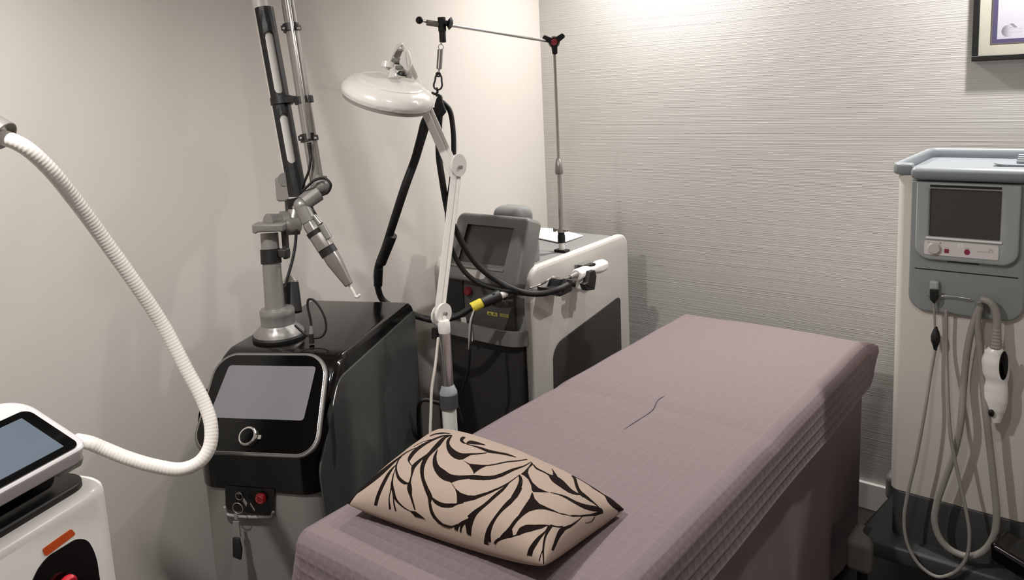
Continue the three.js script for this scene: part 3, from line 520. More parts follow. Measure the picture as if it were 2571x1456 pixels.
  mk('twin_bracket', [cyl(A(709, 263, 0.02), A(706, 244, 0.02), sr * 1.18, sr * 1.18), obox(A(742, 249, -0.005), RX, sAx, NZ, 0.06, 0.018, 0.022, 0.003), ring(759, 252, tr * 1.22, 0.018), obox(A(779, 248, -0.03), RX, tAx, NZ, 0.01, 0.02, 0.02, 0.003)], M.blackMat, g, 'black bracket joining both tubes');
  // wrist joints and handpiece
  mk('wrist', [sphere(A(806, 466, -0.04), m(21, d0)), cyl(A(799, 470, -0.03), A(802, 440, -0.03), m(19, d0), m(19, d0)), cyl(A(797, 484, -0.04), A(762, 510, -0.06), m(22, d0), m(20, d0)), sphere(A(758, 516, -0.06), m(20, d0)), cyl(A(757, 516, -0.06), A(777, 556, -0.06), m(19.5, d0), m(19.5, d0))], M.silver, g, 'satin metal elbow joints of the arm');
  const h0 = A(777, 556, -0.06), h1 = A(889, 735, -0.06), hAx = h1.clone().sub(h0).normalize(), hl = h1.clone().sub(h0).length(), q = x => x / 211 * hl, w1 = d0 - 0.06;
  mk('handpiece', lathe([[m(18, w1), 0], [m(21, w1), q(8)], [m(21, w1), q(25)], [m(23, w1), q(28)], [m(23, w1), q(78)], [m(20, w1), q(80)], [m(20, w1), q(118)], [m(17, w1), q(140)], [m(11, w1), q(186)], [m(9, w1), q(188)], [0, q(188)]], h0, hAx), M.steel, g, 'tapered metal handpiece');
  for (const [a0, a1, rr] of [[26, 38, 24], [80, 97, 22]]) mk('grip_ring', cyl(h0.clone().addScaledVector(hAx, q(a0)), h0.clone().addScaledVector(hAx, q(a1)), m(rr, w1)), M.blackMat, g, 'black ring on the handpiece');
  mk('side_port', [cyl(A(808, 566, -0.075), A(826, 598, -0.075), m(9, w1), m(9, w1)), cyl(A(789, 541, -0.07), A(806, 562, -0.075), m(5, w1), m(7, w1))], M.silver, g);
  const tip = h0.clone().addScaledVector(hAx, q(187));
  mk('tip_rod', tube([tip, A(889, 735, -0.06), A(893, 744, -0.06), A(898, 745, -0.06), A(902, 741, -0.06)], m(3.6, w1), 8), M.lampWhite, g, 'thin pale hooked tip');
  // counterweight cylinder behind the column
  mk('counterweight', [cyl(A(738, 785, 0.05), A(729, 712, 0.07), m(21, d0), m(21, d0))], M.rubber, g, 'black cylinder behind the column');
  mk('counterweight_cap', lathe([[m(20, d0), 0], [m(20, d0), 0.006], [m(9, d0), 0.022], [0, 0.023]], A(729, 712, 0.07), A(727, 690, 0.075).sub(A(729, 712, 0.07))), M.chrome, g);
  // cables
  const cab = (pts, r = 0.003) => tube(pts, r, 8);
  mk('cable', cab([A(778, 375, -0.05), A(780, 395, -0.06), A(775, 430, -0.06), A(765, 455, -0.05), A(758, 478, -0.03), A(770, 470, -0.07), A(790, 452, -0.075), A(815, 448, -0.07), A(830, 462, -0.07), A(824, 482, -0.06), A(808, 490, -0.05)], 0.0034), M.rubber, g);
  mk('cable_plug', [cyl(A(776, 358, -0.055), A(778, 376, -0.055), 0.006, 0.005), cyl(A(778, 376, -0.055), A(779, 398, -0.057), 0.0045, 0.003)], M.blackMat, g);
  mk('cable', cab([A(744, 578, -0.01), A(742, 610, -0.01), A(735, 650, -0.02), A(724, 690, -0.03), A(716, 720, -0.035)], 0.004), M.rubber, g);
  mk('cable', cab([A(780, 515, -0.05), A(786, 528, -0.06), A(792, 538, -0.06)], 0.004), M.rubber, g);
  const up2 = (u, v, h) => onY(u, v, yT + h);
  const pb = up2(783, 862, 0.004), pz = depth(pb), Q = (u, v, k = 0) => D(u, v, pz + k);
  const usb = mk('usb_cable', cab([Q(782, 822), Q(779, 800), Q(772, 765), Q(775, 752), Q(785, 752), Q(803, 772), Q(816, 800), Q(818, 828), Q(808, 844), Q(790, 848), Q(765, 838), Q(742, 818)], 0.0032), M.rubber, g);
  mk('usb_plug', [cyl(Q(782, 838), Q(781, 818), 0.0055, 0.004)], M.silver, usb);
  mk('usb_plug_tip', [cyl(pb, Q(782, 838), 0.007, 0.0055)], M.blackMat, usb);
  mk('mains_cable', tube([L(hw, 0.42, nR + 0.03), D(1060, 1005, 2.34), D(1105, 1012, 2.36), D(1140, 1008, 2.4), D(1160, 1060, 2.42)], 0.006, 10), M.rubber, g);
  // castors under the body
  for (const r of [-0.11, 0.11]) for (const n of [nF - 0.1, nR + 0.1]) mk('castor', [cyl(L(r - 0.012, 0.03, n), L(r + 0.012, 0.03, n), 0.03), cyl(L(r, 0.03, n), L(r, 0.065, n), 0.01)], M.blackMat, g);

  // keys hanging from the switch
  const kd = depth(ks) - 0.02, K = (u, v) => D(u, v, kd);
  const kr = thing('key_ring', 'small keys and black strap hanging from the laser console switch', 'keys', K(600, 1400));
  mk('ring', [torus(K(600, 1246), NZ, m(9.5, kd), 0.0007), torus(K(597, 1276), NZ, m(14, kd), 0.0011)], M.steel, kr);
  mk('key', [obox(K(615, 1261), V(0.82, -0.4, 0.1).normalize(), V(0.4, 0.82, 0).normalize(), NZ, 0.02, 0.011, 0.002, 0.0009), obox(K(634, 1273), V(0.82, -0.4, 0.1).normalize(), V(0.4, 0.82, 0).normalize(), NZ, 0.024, 0.005, 0.002, 0.0009)], M.steel, kr);
  const uK = K(592, 1305).sub(K(596, 1345)).normalize(), rK = V().crossVectors(uK, NZ).normalize();
  mk('clasp', [obox(K(595, 1328), rK, uK, NZ, 0.0165, 0.038, 0.005, 0.001), obox(K(592, 1297), rK, uK, NZ, 0.009, 0.014, 0.003, 0.001)], M.steel, kr, 'worn metal clasp');
  mk('strap', plate([K(587, 1347), K(606, 1347), K(613, 1374), K(610, 1401), K(587, 1395)], rK, uK, NZ, 0.002, 0.006, 0.001), M.rubber, kr, 'black strap');
}

// ---------------------------------------------------------------- grey and white laser tower in the corner
const xs = -1.53;
{
  const x0 = -1.975, zF = -1.965, zR = -2.6, yT = 0.957;
  const g = thing('laser_tower', 'large grey and white laser machine standing in the corner', 'laser machine', V((x0 + xs) / 2, 0, (zF + zR) / 2));
  // white side panels
  const NEGX = V(-1, 0, 0), NEGZ = V(0, 0, -1);
  const sidePanel = (x, hole) => {
    const S = roundPoly([[-zF, 0.05], [-zR, 0.05], [-zR, yT + 0.008], [-zF, yT - 0.004]], [0.02, 0.02, 0.05, 0.06]);
    return extr(S, 0.034, 0.012).applyMatrix4(basis(NEGZ, EY, EX, V(x - 0.034, 0, 0)));
  };
  mk('side_panel', sidePanel(xs), M.panelWhite, g, 'off-white side panel');
  mk('side_panel', sidePanel(x0 + 0.034), M.panelWhite, g, 'off-white side panel');
  // core
  const core = roundPoly([[zR + 0.012, 0.05], [zF - 0.012, 0.05], [zF - 0.012, yT - 0.008], [zR + 0.012, yT + 0.002]], [0.01, 0.01, 0.07, 0.05]);
  mk('core', extr(core, xs - x0 - 0.06, 0.004).applyMatrix4(basis(EZ, EY, V(-1, 0, 0), V(xs - 0.03, 0, 0))), M.grey, g, 'grey top and shoulders');
  mk('front_cover', box((x0 + xs) / 2, 0.39, zF - 0.006, xs - x0 - 0.075, 0.66, 0.02, 0.006), M.charcoal, g, 'dark lower front cover');
  mk('front_recess', box((x0 + xs) / 2 - 0.01, 0.81, zF - 0.002, xs - x0 - 0.12, 0.19, 0.02, 0.006), std(0x474441, 0.5), g, 'dark front face with sockets');
  mk('front_cavity', box(-1.865, 0.835, zF + 0.009, 0.09, 0.15, 0.006, 0.002), M.blackMat, g);
  // grille on the side
  const gp = [[1388, 868], [1556, 742], [1562, 870], [1562, 1000], [1388, 1000]].map(p => onX(p[0], p[1], xs + 0.0005));
  gp[3].y = gp[4].y = Math.min(gp[3].y, gp[4].y, 0.3);
  const gm = std(0x241f1e, 0.55, 0, { bumpMap: grilleTex, bumpScale: 0.003 });
  mk('grille', planeUV(plate([gp[0], gp[4], gp[3], gp[1]], NEGZ, EY, EX, [0.05, 0.01, 0.01, 0.022], 0.003, 0.001), NEGZ, EY), gm, g, 'dark ribbed ventilation grille');
  // screen housing
  const tn = V(0, Math.sin(20 * DEG), Math.cos(20 * DEG)), tu = V(0, Math.cos(20 * DEG), -Math.sin(20 * DEG)), tp = V(-1.6, 0.905, -1.925);
  const Pm = (u, v, k = 0) => onP(u, v, tp.clone().addScaledVector(tn, k), tn);
  const front = [[1150, 531], [1331, 546], [1300, 726], [1110, 696]].map(p => Pm(p[0], p[1], -0.075));
  const f2 = [[1150, 531], [1331, 546], [1300, 726], [1110, 696]].map(p => Pm(p[0], p[1], 0)).map(p => p.addScaledVector(tn, -0.075));
  const hole = [[1170, 553], [1299, 565], [1271, 678], [1141, 663]].map(p => Pm(p[0], p[1], 0)).map(p => p.addScaledVector(tn, -0.075));
  const mon = mk('monitor', plate(f2, EX, tu, tn, [0.03, 0.02, 0.025, 0.03], 0.075, 0.012, [[hole, 0.006]]), M.greyMid, g, 'tilted grey screen housing');
  const sp = [[1166, 549], [1303, 562], [1274, 682], [1136, 667]].map(p => Pm(p[0], p[1], -0.012));
  mk('screen', plate(sp.map(p => p.clone().addScaledVector(tn, -0.004)), EX, tu, tn, 0.002, 0.004, 0), M.lcdDark, mon, 'dark blank screen');
  mk('ledge', plate([[1134, 661], [1265, 677], [1263, 683], [1131, 666]].map(p => Pm(p[0], p[1], 0.0002)), EX, tu, tn, 0.001, 0.005, 0.001), M.silver, mon, 'thin pale ledge');
  mk('badge', plate([[1168, 675], [1214, 680], [1220, 690], [1216, 700], [1208, 701], [1165, 694], [1165, 686]].map(p => Pm(p[0], p[1], 0.0002)), EX, tu, tn, 0.003, 0.001, 0), std(0xb3aea8, 0.5), mon, 'pale badge plate');
  mk('rear_hump', box(onZ(1288, 545, -2.13).x, 1.065, -2.13, 0.135, 0.13, 0.1, 0.035), M.grey, g, 'rounded grey hump behind the screen');
  mk('monitor_mount', box(-1.71, 0.985, -2.06, 0.26, 0.12, 0.1, 0.03), M.grey, g);
  // silver rail round the front
  const yr0 = onZ(1270, 868, -1.925).y, yr1 = onZ(1270, 832, -1.925).y;
  const path = [[x0 + 0.045, zF - 0.005], [x0 + 0.05, -1.94], [x0 + 0.08, -1.925], [-1.75, -1.917], [-1.64, -1.917], [-1.585, -1.927], [-1.552, -1.952], [-1.545, -1.985]].map(p => V(p[0], 0, p[1]));
  const cv = new THREE.CatmullRomCurve3(path, false, 'centripetal');
  const band = (o, ya, yb) => sheet(60, 2, (s, t) => { const p = cv.getPoint(s), d = cv.getTangent(s); return V(p.x + d.z * o, ya + (yb - ya) * t, p.z - d.x * o); });
  mk('front_rail', [band(0, yr0, yr1), band(0.012, yr0, yr1), sheet(60, 1, (s, t) => { const p = cv.getPoint(s), d = cv.getTangent(s); return V(p.x + d.z * 0.012 * t, yr1, p.z - d.x * 0.012 * t); }), sheet(60, 1, (s, t) => { const p = cv.getPoint(s), d = cv.getTangent(s); return V(p.x + d.z * 0.012 * t, yr0, p.z - d.x * 0.012 * t); })], M.silver, g, 'curved silver rail');
  mk('rail_clip', [obox(onZ(1183, 838, -1.912), EX, EY, EZ, 0.011, 0.032 + (yr1 - yr0) * 0.4, 0.004, 0.001)], M.white, g, 'small white clip on the rail');
  // socket, stop button, warning stickers
  const zf = zF + 0.0085, fz = (u, v, k = 0) => onZ(u, v, zf + k);
  const sb = mk('stop_button', lathe([[0, 0.02], [0.013, 0.019], [0.016, 0.014], [0.016, 0.01], [0.01, 0.008], [0.01, 0]], fz(1180, 729), EZ), std(0x701222, 0.45), g, 'dull red stop button');
  const sticker = (name, u0, v0, u1, v1, draw, label) => {
    const a = fz(u0, v0, 0.001), b = fz(u1, v1, 0.001); const w = b.x - a.x, h = a.y - b.y;
    const mt = std(0xffffff, 0.6); mt.map = canvasTex(160, 100, draw);
    mk(name, new THREE.PlaneGeometry(w, h).translate((a.x + b.x) / 2, (a.y + b.y) / 2, zf + 0.001), mt, g, label);
  };
  sticker('warning_sticker', 1223, 781, 1249, 795, (x, w, h) => { x.fillStyle = '#b0a653'; x.fillRect(0, 0, w, h); x.fillStyle = '#1c1a12'; x.beginPath(); x.moveTo(14, 84); x.lineTo(44, 22); x.lineTo(72, 84); x.fill(); x.fillStyle = '#b0a653'; x.fillRect(41, 44, 6, 22);
    x.strokeStyle = '#1c1a12'; x.lineWidth = 11; x.fillStyle = '#1c1a12'; x.beginPath(); x.arc(118, 20, 10, 0, 7); x.fill(); x.beginPath(); x.moveTo(116, 32); x.lineTo(110, 60); x.lineTo(92, 86); x.moveTo(110, 60); x.lineTo(136, 68); x.lineTo(140, 90); x.moveTo(90, 50); x.lineTo(114, 38); x.lineTo(142, 52); x.stroke(); }, 'yellow warning sticker with a running figure');
  sticker('notice_sticker', 1255, 786, 1278, 799, (x, w, h) => { x.fillStyle = '#8f8746'; x.fillRect(0, 0, w, h); x.fillStyle = '#24221a'; for (const y of [18, 40, 62]) x.fillRect(30, y, 100, 8); x.fillRect(6, 84, 148, 6); }, 'yellow sticker with dark lines');
  sticker('symbol_sticker', 1266, 756, 1277, 770, (x, w, h) => { x.fillStyle = '#7d7872'; x.fillRect(0, 0, w, h); x.strokeStyle = '#1c1a18'; x.lineWidth = 10; x.strokeRect(8, 8, w - 16, h - 16); x.beginPath(); x.moveTo(35, 85); x.lineTo(80, 20); x.lineTo(125, 85); x.moveTo(60, 85); x.lineTo(80, 50); x.lineTo(100, 85); x.stroke(); }, 'small grey sticker with a peaked symbol');
  sticker('name_plate', 1256, 721, 1284, 732, (x, w, h) => { x.fillStyle = '#2a2826'; x.fillRect(0, 0, w, h); x.strokeStyle = '#c9c4be'; x.lineWidth = 7; x.lineCap = 'round'; x.beginPath(); x.moveTo(8, 70); x.lineTo(34, 20); x.lineTo(38, 74); x.moveTo(14, 54); x.lineTo(40, 50); x.moveTo(46, 74); for (let i = 0; i < 8; i++) x.quadraticCurveTo(52 + i * 13, 40, 56 + i * 13, 72); x.stroke(); }, 'pale handwritten style mark');
  mk('tag_card', plate([[1157, 797], [1180, 792], [1182, 820], [1159, 818]].map(p => D(p[0], p[1], depth(fz(1170, 805)) - 0.02)), EX, EY, EZ, 0.002, 0.001, 0), M.panelWhite, g, 'blank white tag');
  mk('slot', box(onY(1395, 625, yT).x - 0.05, yT - 0.001, -2.1, 0.06, 0.004, 0.006, 0.001), M.blackMat, g);
  for (const x of [x0 + 0.07, xs - 0.07]) for (const z of [zF - 0.1, zR + 0.1]) mk('castor', [cyl(V(x - 0.012, 0.03, z), V(x + 0.012, 0.03, z), 0.03), cyl(V(x, 0.03, z), V(x, 0.055, z), 0.012)], M.blackMat, g);
  // wall brackets that hold the handpiece
  const hx = xs + 0.05, hp = (u, v, k = 0) => onX(u, v, hx + k);
  mk('holder', [obox(hp(1472, 661, -0.03), EX, EY, EZ, 0.05, 0.004, 0.075, 0.001), obox(onX(1455, 680, xs + 0.004), EX, EY, EZ, 0.008, 0.055, 0.05, 0.002)], M.greyMid, g, 'grey handpiece bracket');
  const fplate = (pts, xf, dep, r, b) => plate(pts.map(p => onX(p[0], p[1], xf).add(V(-dep, 0, 0))), NEGZ, EY, EX, r, dep, b);
  mk('holder_cradle', [fplate([[1391, 726], [1397, 738], [1408, 745], [1437, 731], [1439, 704], [1424, 700], [1419, 724], [1402, 728]], xs + 0.07, 0.069, 0.003, 0.004)], M.blackMat, g, 'black open cradle');
  mk('holder_cradle', [fplate([[1467, 714], [1476, 709], [1481, 682], [1495, 678], [1499, 694], [1494, 728], [1473, 730]], xs + 0.085, 0.022, 0.003, 0.004), fplate([[1476, 716], [1490, 712], [1492, 724], [1476, 726]], xs + 0.07, 0.069, 0.002, 0.002)], M.blackMat, g, 'black open cradle');

  // handpiece held by the cradles
  const hb = hp(1446, 691), he = hp(1521, 663), hd = he.clone().sub(hb).normalize(), hl = he.clone().sub(hb).length();
  const h = thing('laser_handpiece', 'white and black laser handpiece in the holder on the grey tower', 'handpiece', hp(1480, 700));
  mk('body', [lathe([[0, 0], [0.018, 0.001], [0.021, 0.004], [0.021, hl * 0.30], [0.017, hl * 0.42], [0.015, hl * 0.55], [0.022, hl * 0.66], [0.024, hl * 0.75], [0.022, hl * 0.9], [0.015, hl * 0.98], [0, hl]], hb, hd),
    plate([[1452, 690], [1466, 684], [1474, 700], [1468, 714], [1452, 728], [1444, 724], [1446, 706]].map(p => hp(p[0], p[1], -0.014)), NEGZ, EY, EX, 0.004, 0.028, 0.004)], M.white, h, 'white shell');
  mk('top_cover', obox(hb.clone().addScaledVector(hd, hl * 0.48).add(V(-0.004, 0.012, 0)), EX, V(0, 1, 0), EZ, 0.026, 0.018, 0.05, 0.006).translate(0, 0, 0), M.black, h, 'glossy black insert');
  mk('screw', [sphere(hb.clone().addScaledVector(hd, hl * 0.22).add(V(0.0175, 0, 0.0)), 0.004)], M.steel, h);
  mk('cable_boot', cyl(hp(1431, 696), hp(1457, 684), 0.007, 0.015), M.steel, h, 'steel cone');
  mk('lead', tube([onX(1332, 723, xs + 0.01), onX(1360, 713, xs + 0.02), hp(1372, 706), hp(1386, 697), hp(1400, 701), hp(1417, 700), hp(1432, 695)], 0.0035, 8), M.steel, h, 'thin grey lead');
  mk('lead_knot', sphere(hp(1388, 697), 0.008, 1, 0.7, 1), M.cable, h);
}
// booklet on the tower
{
  const y = 0.9585, pts = [[1352, 594], [1410, 606], [1464, 588], [1395, 571], [1352, 569]].map(p => onY(p[0], p[1], y + 0.008)).map(p => p.setY(y));
  tag(mk('paper_booklet', plate(pts.map(p => p), EX, V(0, 0, -1), EY, 0.002, 0.004, 0.001), M.paperSheet), 'white paper booklet lying on top of the grey tower', 'paper');
}
// support pole with rod, spring and carabiner
{
  const px = -1.59, base = onX(1411, 636, px), pz = base.z; const yAt = (u, v) => onX(u, v, px).y;
  const g = thing('hose_support_pole', 'chrome pole and side rod rising from the grey tower', 'support pole', V(px, 0.955, pz));
  const P = y => V(px, y, pz), d = depth(base);
  const Y = v => yAt(1407, v);
  mk('socket', box(px, 0.958, pz, 0.05, 0.008, 0.03, 0.002), M.blackMat, g);
  mk('lower_tube', cyl(P(0.955), P(Y(600)), m(7.5, d)), M.white, g, 'pale lower tube');
  mk('sleeve', lathe([[m(8, d), Y(610)], [m(9.5, d), Y(608)], [m(9.5, d), Y(592)], [m(8.3, d), Y(590)], [m(8.3, d), Y(582)], [0, Y(582)]], V(px, 0, pz), EY), M.blackMat, g, 'black sleeve');
  mk('clamp', [cyl(P(Y(583)), P(Y(574)), m(10, d)), box(px, Y(578), pz, 0.055, 0.008, 0.012, 0.002), box(px - 0.028, Y(579), pz, 0.012, 0.014, 0.006, 0.001), box(px + 0.026, Y(577), pz, 0.014, 0.01, 0.008, 0.002)], M.chrome, g, 'chrome clamp');
  mk('main_tube', cyl(P(Y(585)), P(Y(437)), m(6.2, d)), M.chrome, g, 'chrome tube');
  mk('cone_collar', lathe([[m(4, d), Y(438)], [m(9.5, d), Y(436)], [m(10.5, d), Y(430)], [m(7, d), Y(400)], [m(5, d), Y(397)], [0, Y(397)]], V(px, 0, pz), EY), M.steel, g);
  const top = P(Y(106));
  mk('upper_tube', cyl(P(Y(400)), top, m(4.2, d)), M.chrome, g, 'thin chrome tube');
  const rEnd = D(1052, 51, 2.32), dd = depth(rEnd);
  const rd = top.clone().sub(rEnd).normalize();
  mk('side_rod', cyl(rEnd, top, m(3.8, 2.5), m(4.2, 2.5), 16), M.chrome, g, 'chrome side rod');
  mk('rod_ball', sphere(D(1053, 51, dd), m(9.5, dd)), M.black, g, 'black ball end');
  mk('rod_grip', cyl(D(1072, 57, dd + 0.015), D(1102, 61, dd + 0.03), m(7.5, dd)), M.steel, g);
  const cN = D(1110, 70, dd + 0.03), dc = depth(cN);
  mk('rod_clamp', [lathe([[m(7, dc), m(-36, dc)], [m(8.5, dc), m(-34, dc)], [m(8.5, dc), m(-10, dc)], [m(10, dc), m(-8, dc)], [m(10, dc), m(26, dc)], [0, m(27, dc)]], cN, EY), cyl(D(1110, 58, dc), D(1128, 59, dc), m(7, dc))], M.blackMat, g, 'black clamp block');
  mk('clamp_knob', lathe([[0, m(-8, dc)], [m(9, dc), m(-6, dc)], [m(17, dc), 0], [m(9, dc), m(6, dc)], [0, m(8, dc)]], D(1130, 59, dc), D(1140, 61, dc).sub(D(1120, 57, dc))), M.blackMat, g, 'black knob');
  // three-armed knob
  const kc = top.clone().addScaledVector(V().subVectors(EYEP, top).normalize(), 0.02), toC = V().subVectors(EYEP, kc).normalize();
  const KX = V().crossVectors(EY, toC).normalize(), KY = V().crossVectors(toC, KX).normalize();
  const arm = (ang) => { const D2 = KX.clone().multiplyScalar(Math.cos(ang)).addScaledVector(KY, Math.sin(ang)), S2 = V().crossVectors(toC, D2); const k = m(1, d);
    return plate([[2, -8], [28, -6], [30, 0], [28, 6], [2, 8]].map(([a, b]) => kc.clone().addScaledVector(D2, a * k).addScaledVector(S2, b * k)), D2, S2, toC, 0.003, 0.014, 0.003); };
  const tk = mk('three_arm_knob', [arm(33 * DEG), arm(153 * DEG), arm(-88 * DEG), cyl(kc, kc.clone().addScaledVector(toC, 0.016), m(11, d))], M.blackMat, g, 'black three-armed knob');
  const kt = std(0xffffff, 0.45); kt.map = canvasTex(96, 96, (x) => { x.fillStyle = '#8f1226'; x.fillRect(0, 0, 96, 96); x.strokeStyle = '#c98a8f'; x.lineWidth = 6; x.beginPath(); x.arc(48, 48, 32, 0.2, 2.8); x.moveTo(48 - 31, 40); x.arc(48, 48, 32, 3.4, 5.9); x.stroke(); x.beginPath(); x.moveTo(36, 40); x.lineTo(58, 60); x.stroke(); });
  mk('knob_disc', new THREE.CircleGeometry(m(8, d), 24).applyMatrix4(basis(KX, KY, toC, kc.clone().addScaledVector(toC, 0.0165))), kt, tk, 'red disc on the knob');
  mk('joint_disc', cyl(top.clone().addScaledVector(toC, -0.006), top.clone().addScaledVector(toC, 0.018), m(14, d)), M.chrome, g);
  // hanging spring and hook
  const q = (u, v) => D(u, v, dc);
  mk('hanger_ring', torus(q(1107, 118), fwd, m(6.5, dc), 0.0011), M.steel, g);
  mk('hanger_pin', cyl(q(1108, 104), q(1107.5, 112), 0.0025), M.steel, g); mk('hanger_pin', cyl(q(1102.5, 172), q(1101.5, 182), 0.0028), M.steel, g);
  mk('spring_tube', cyl(q(1105.5, 125), q(1102.5, 173), m(7, dc)), M.steel, g, 'steel spring tube');
  const car = [[1101, 186], [1107, 190], [1109, 205], [1110, 215], [1106, 223], [1099, 225], [1092, 222], [1089, 214], [1092, 203], [1095, 190]].map(p => q(...p));
  mk('carabiner', [tube(car, m(2.4, dc), 8, 60, true), torus(q(1100.5, 187), fwd, m(5, dc), m(2.2, dc))], M.blackMat, g, 'black snap hook');
}
// black hoses hung from the hook
{
  const dh = 2.36, P = (u, v, d = dh) => D(u, v, d);
  const g = thing('laser_hose', 'black laser hoses hung from the snap hook, plugged into the tower', 'hose', P(1100, 300));
  mk('hose_saddle', [plate([[1093, 262], [1098, 246], [1106, 236], [1111, 240], [1114, 258], [1122, 280], [1112, 292], [1100, 296], [1092, 284]].map(p => P(p[0], p[1], dh - 0.015)), frameFor(fwd)[0].clone().negate(), EY, V().crossVectors(frameFor(fwd)[0].clone().negate(), EY), 0.004, 0.03, 0.004), tube([P(1097, 222), P(1098, 232), P(1092, 236), P(1086, 233)], m(3, dh), 8), cyl(P(1094, 240), P(1104, 238), m(3, dh))], M.rubber, g, 'black rubber saddle');
  const r1 = m(8.2, 2.4), r0 = m(6.5, 2.4);
  mk('hose', tube([P(1106, 262), P(1102, 320), P(1102, 390), P(1110, 450), P(1118, 500, 2.38), P(1128, 545, 2.42), P(1143, 575, 2.46), P(1167, 622, 2.49), P(1204, 670, 2.51), P(1255, 708, 2.52), P(1310, 733, 2.5), P(1360, 737, 2.5), P(1400, 727, 2.5), P(1424, 716, 2.52)], r1, 12, 160), M.rubber, g);
  mk('hose', tube([P(1113, 258), P(1128, 275), P(1137, 320), P(1139, 390), P(1133, 460), P(1124, 520, 2.38), P(1126, 590, 2.44), P(1140, 640, 2.49), P(1170, 686, 2.51), P(1205, 712, 2.52), P(1250, 726, 2.52), P(1300, 733, 2.5)], r0, 12, 140), M.rubber, g);
  mk('hose', tube([P(1090, 278), P(1068, 300), P(1055, 345), P(1040, 400), P(1016, 465), P(990, 545, 2.4), P(968, 615, 2.46), P(948, 672, 2.5), P(947, 710, 2.53), P(960, 752, 2.56), P(985, 770, 2.56), P(1012, 778, 2.52), P(1055, 796, 2.47), P(1100, 804, 2.46), P(1150, 792, 2.46), P(1190, 768, 2.46)], r1 * 1.05, 12, 180), M.rubber, g);
  mk('hose', tube([P(1098, 285), P(1078, 306), P(1062, 350), P(1046, 402), P(1024, 462), P(998, 540, 2.4), P(975, 610, 2.46), P(956, 668, 2.5)], r0, 12, 90), M.rubber, g);
  mk('hose_wrap', [cyl(P(984, 590, 2.44), P(957, 660, 2.49), m(13.5, 2.46), m(12.5, 2.46)), cyl(P(951, 672, 2.5), P(949, 716, 2.54), m(11, 2.5), m(11, 2.5))], M.rubber, g, 'black wrapped section');
  mk('hose_tag', cyl(P(1184, 773, 2.455), P(1210, 760, 2.465), m(13, 2.46), m(13, 2.46), 20), M.yellow, g, 'yellow tag around the hose');
  mk('plug_body', [cyl(P(1208, 761, 2.465), P(1252, 742, 2.5), m(14, 2.48), m(16, 2.5)), cyl(P(1238, 736, 2.48), P(1242, 764, 2.49), m(6, 2.48))], M.blackMat, g, 'black plug');
  mk('plug_collar', cyl(P(1249, 744, 2.5), P(1272, 738, 2.52), m(10, 2.5), m(8, 2.5)), M.panelWhite, g, 'white plug collar');
  mk('socket', cyl(P(1268, 739, 2.515), P(1278, 737, 2.545), m(14, 2.5)), M.blackMat, g);
  mk('thin_lead', tube([P(1192, 776, 2.45), P(1184, 800, 2.44), P(1182, 830, 2.43), P(1180, 880, 2.43), P(1176, 930, 2.46), P(1160, 985, 2.5)], m(3.4, 2.44), 8), M.rubber, g);
  mk('grey_lead', tube([P(1190, 778, 2.445), P(1181, 806, 2.43), P(1178, 840, 2.425), P(1178, 876, 2.43)], m(2.6, 2.44), 8), M.cable, g);
}

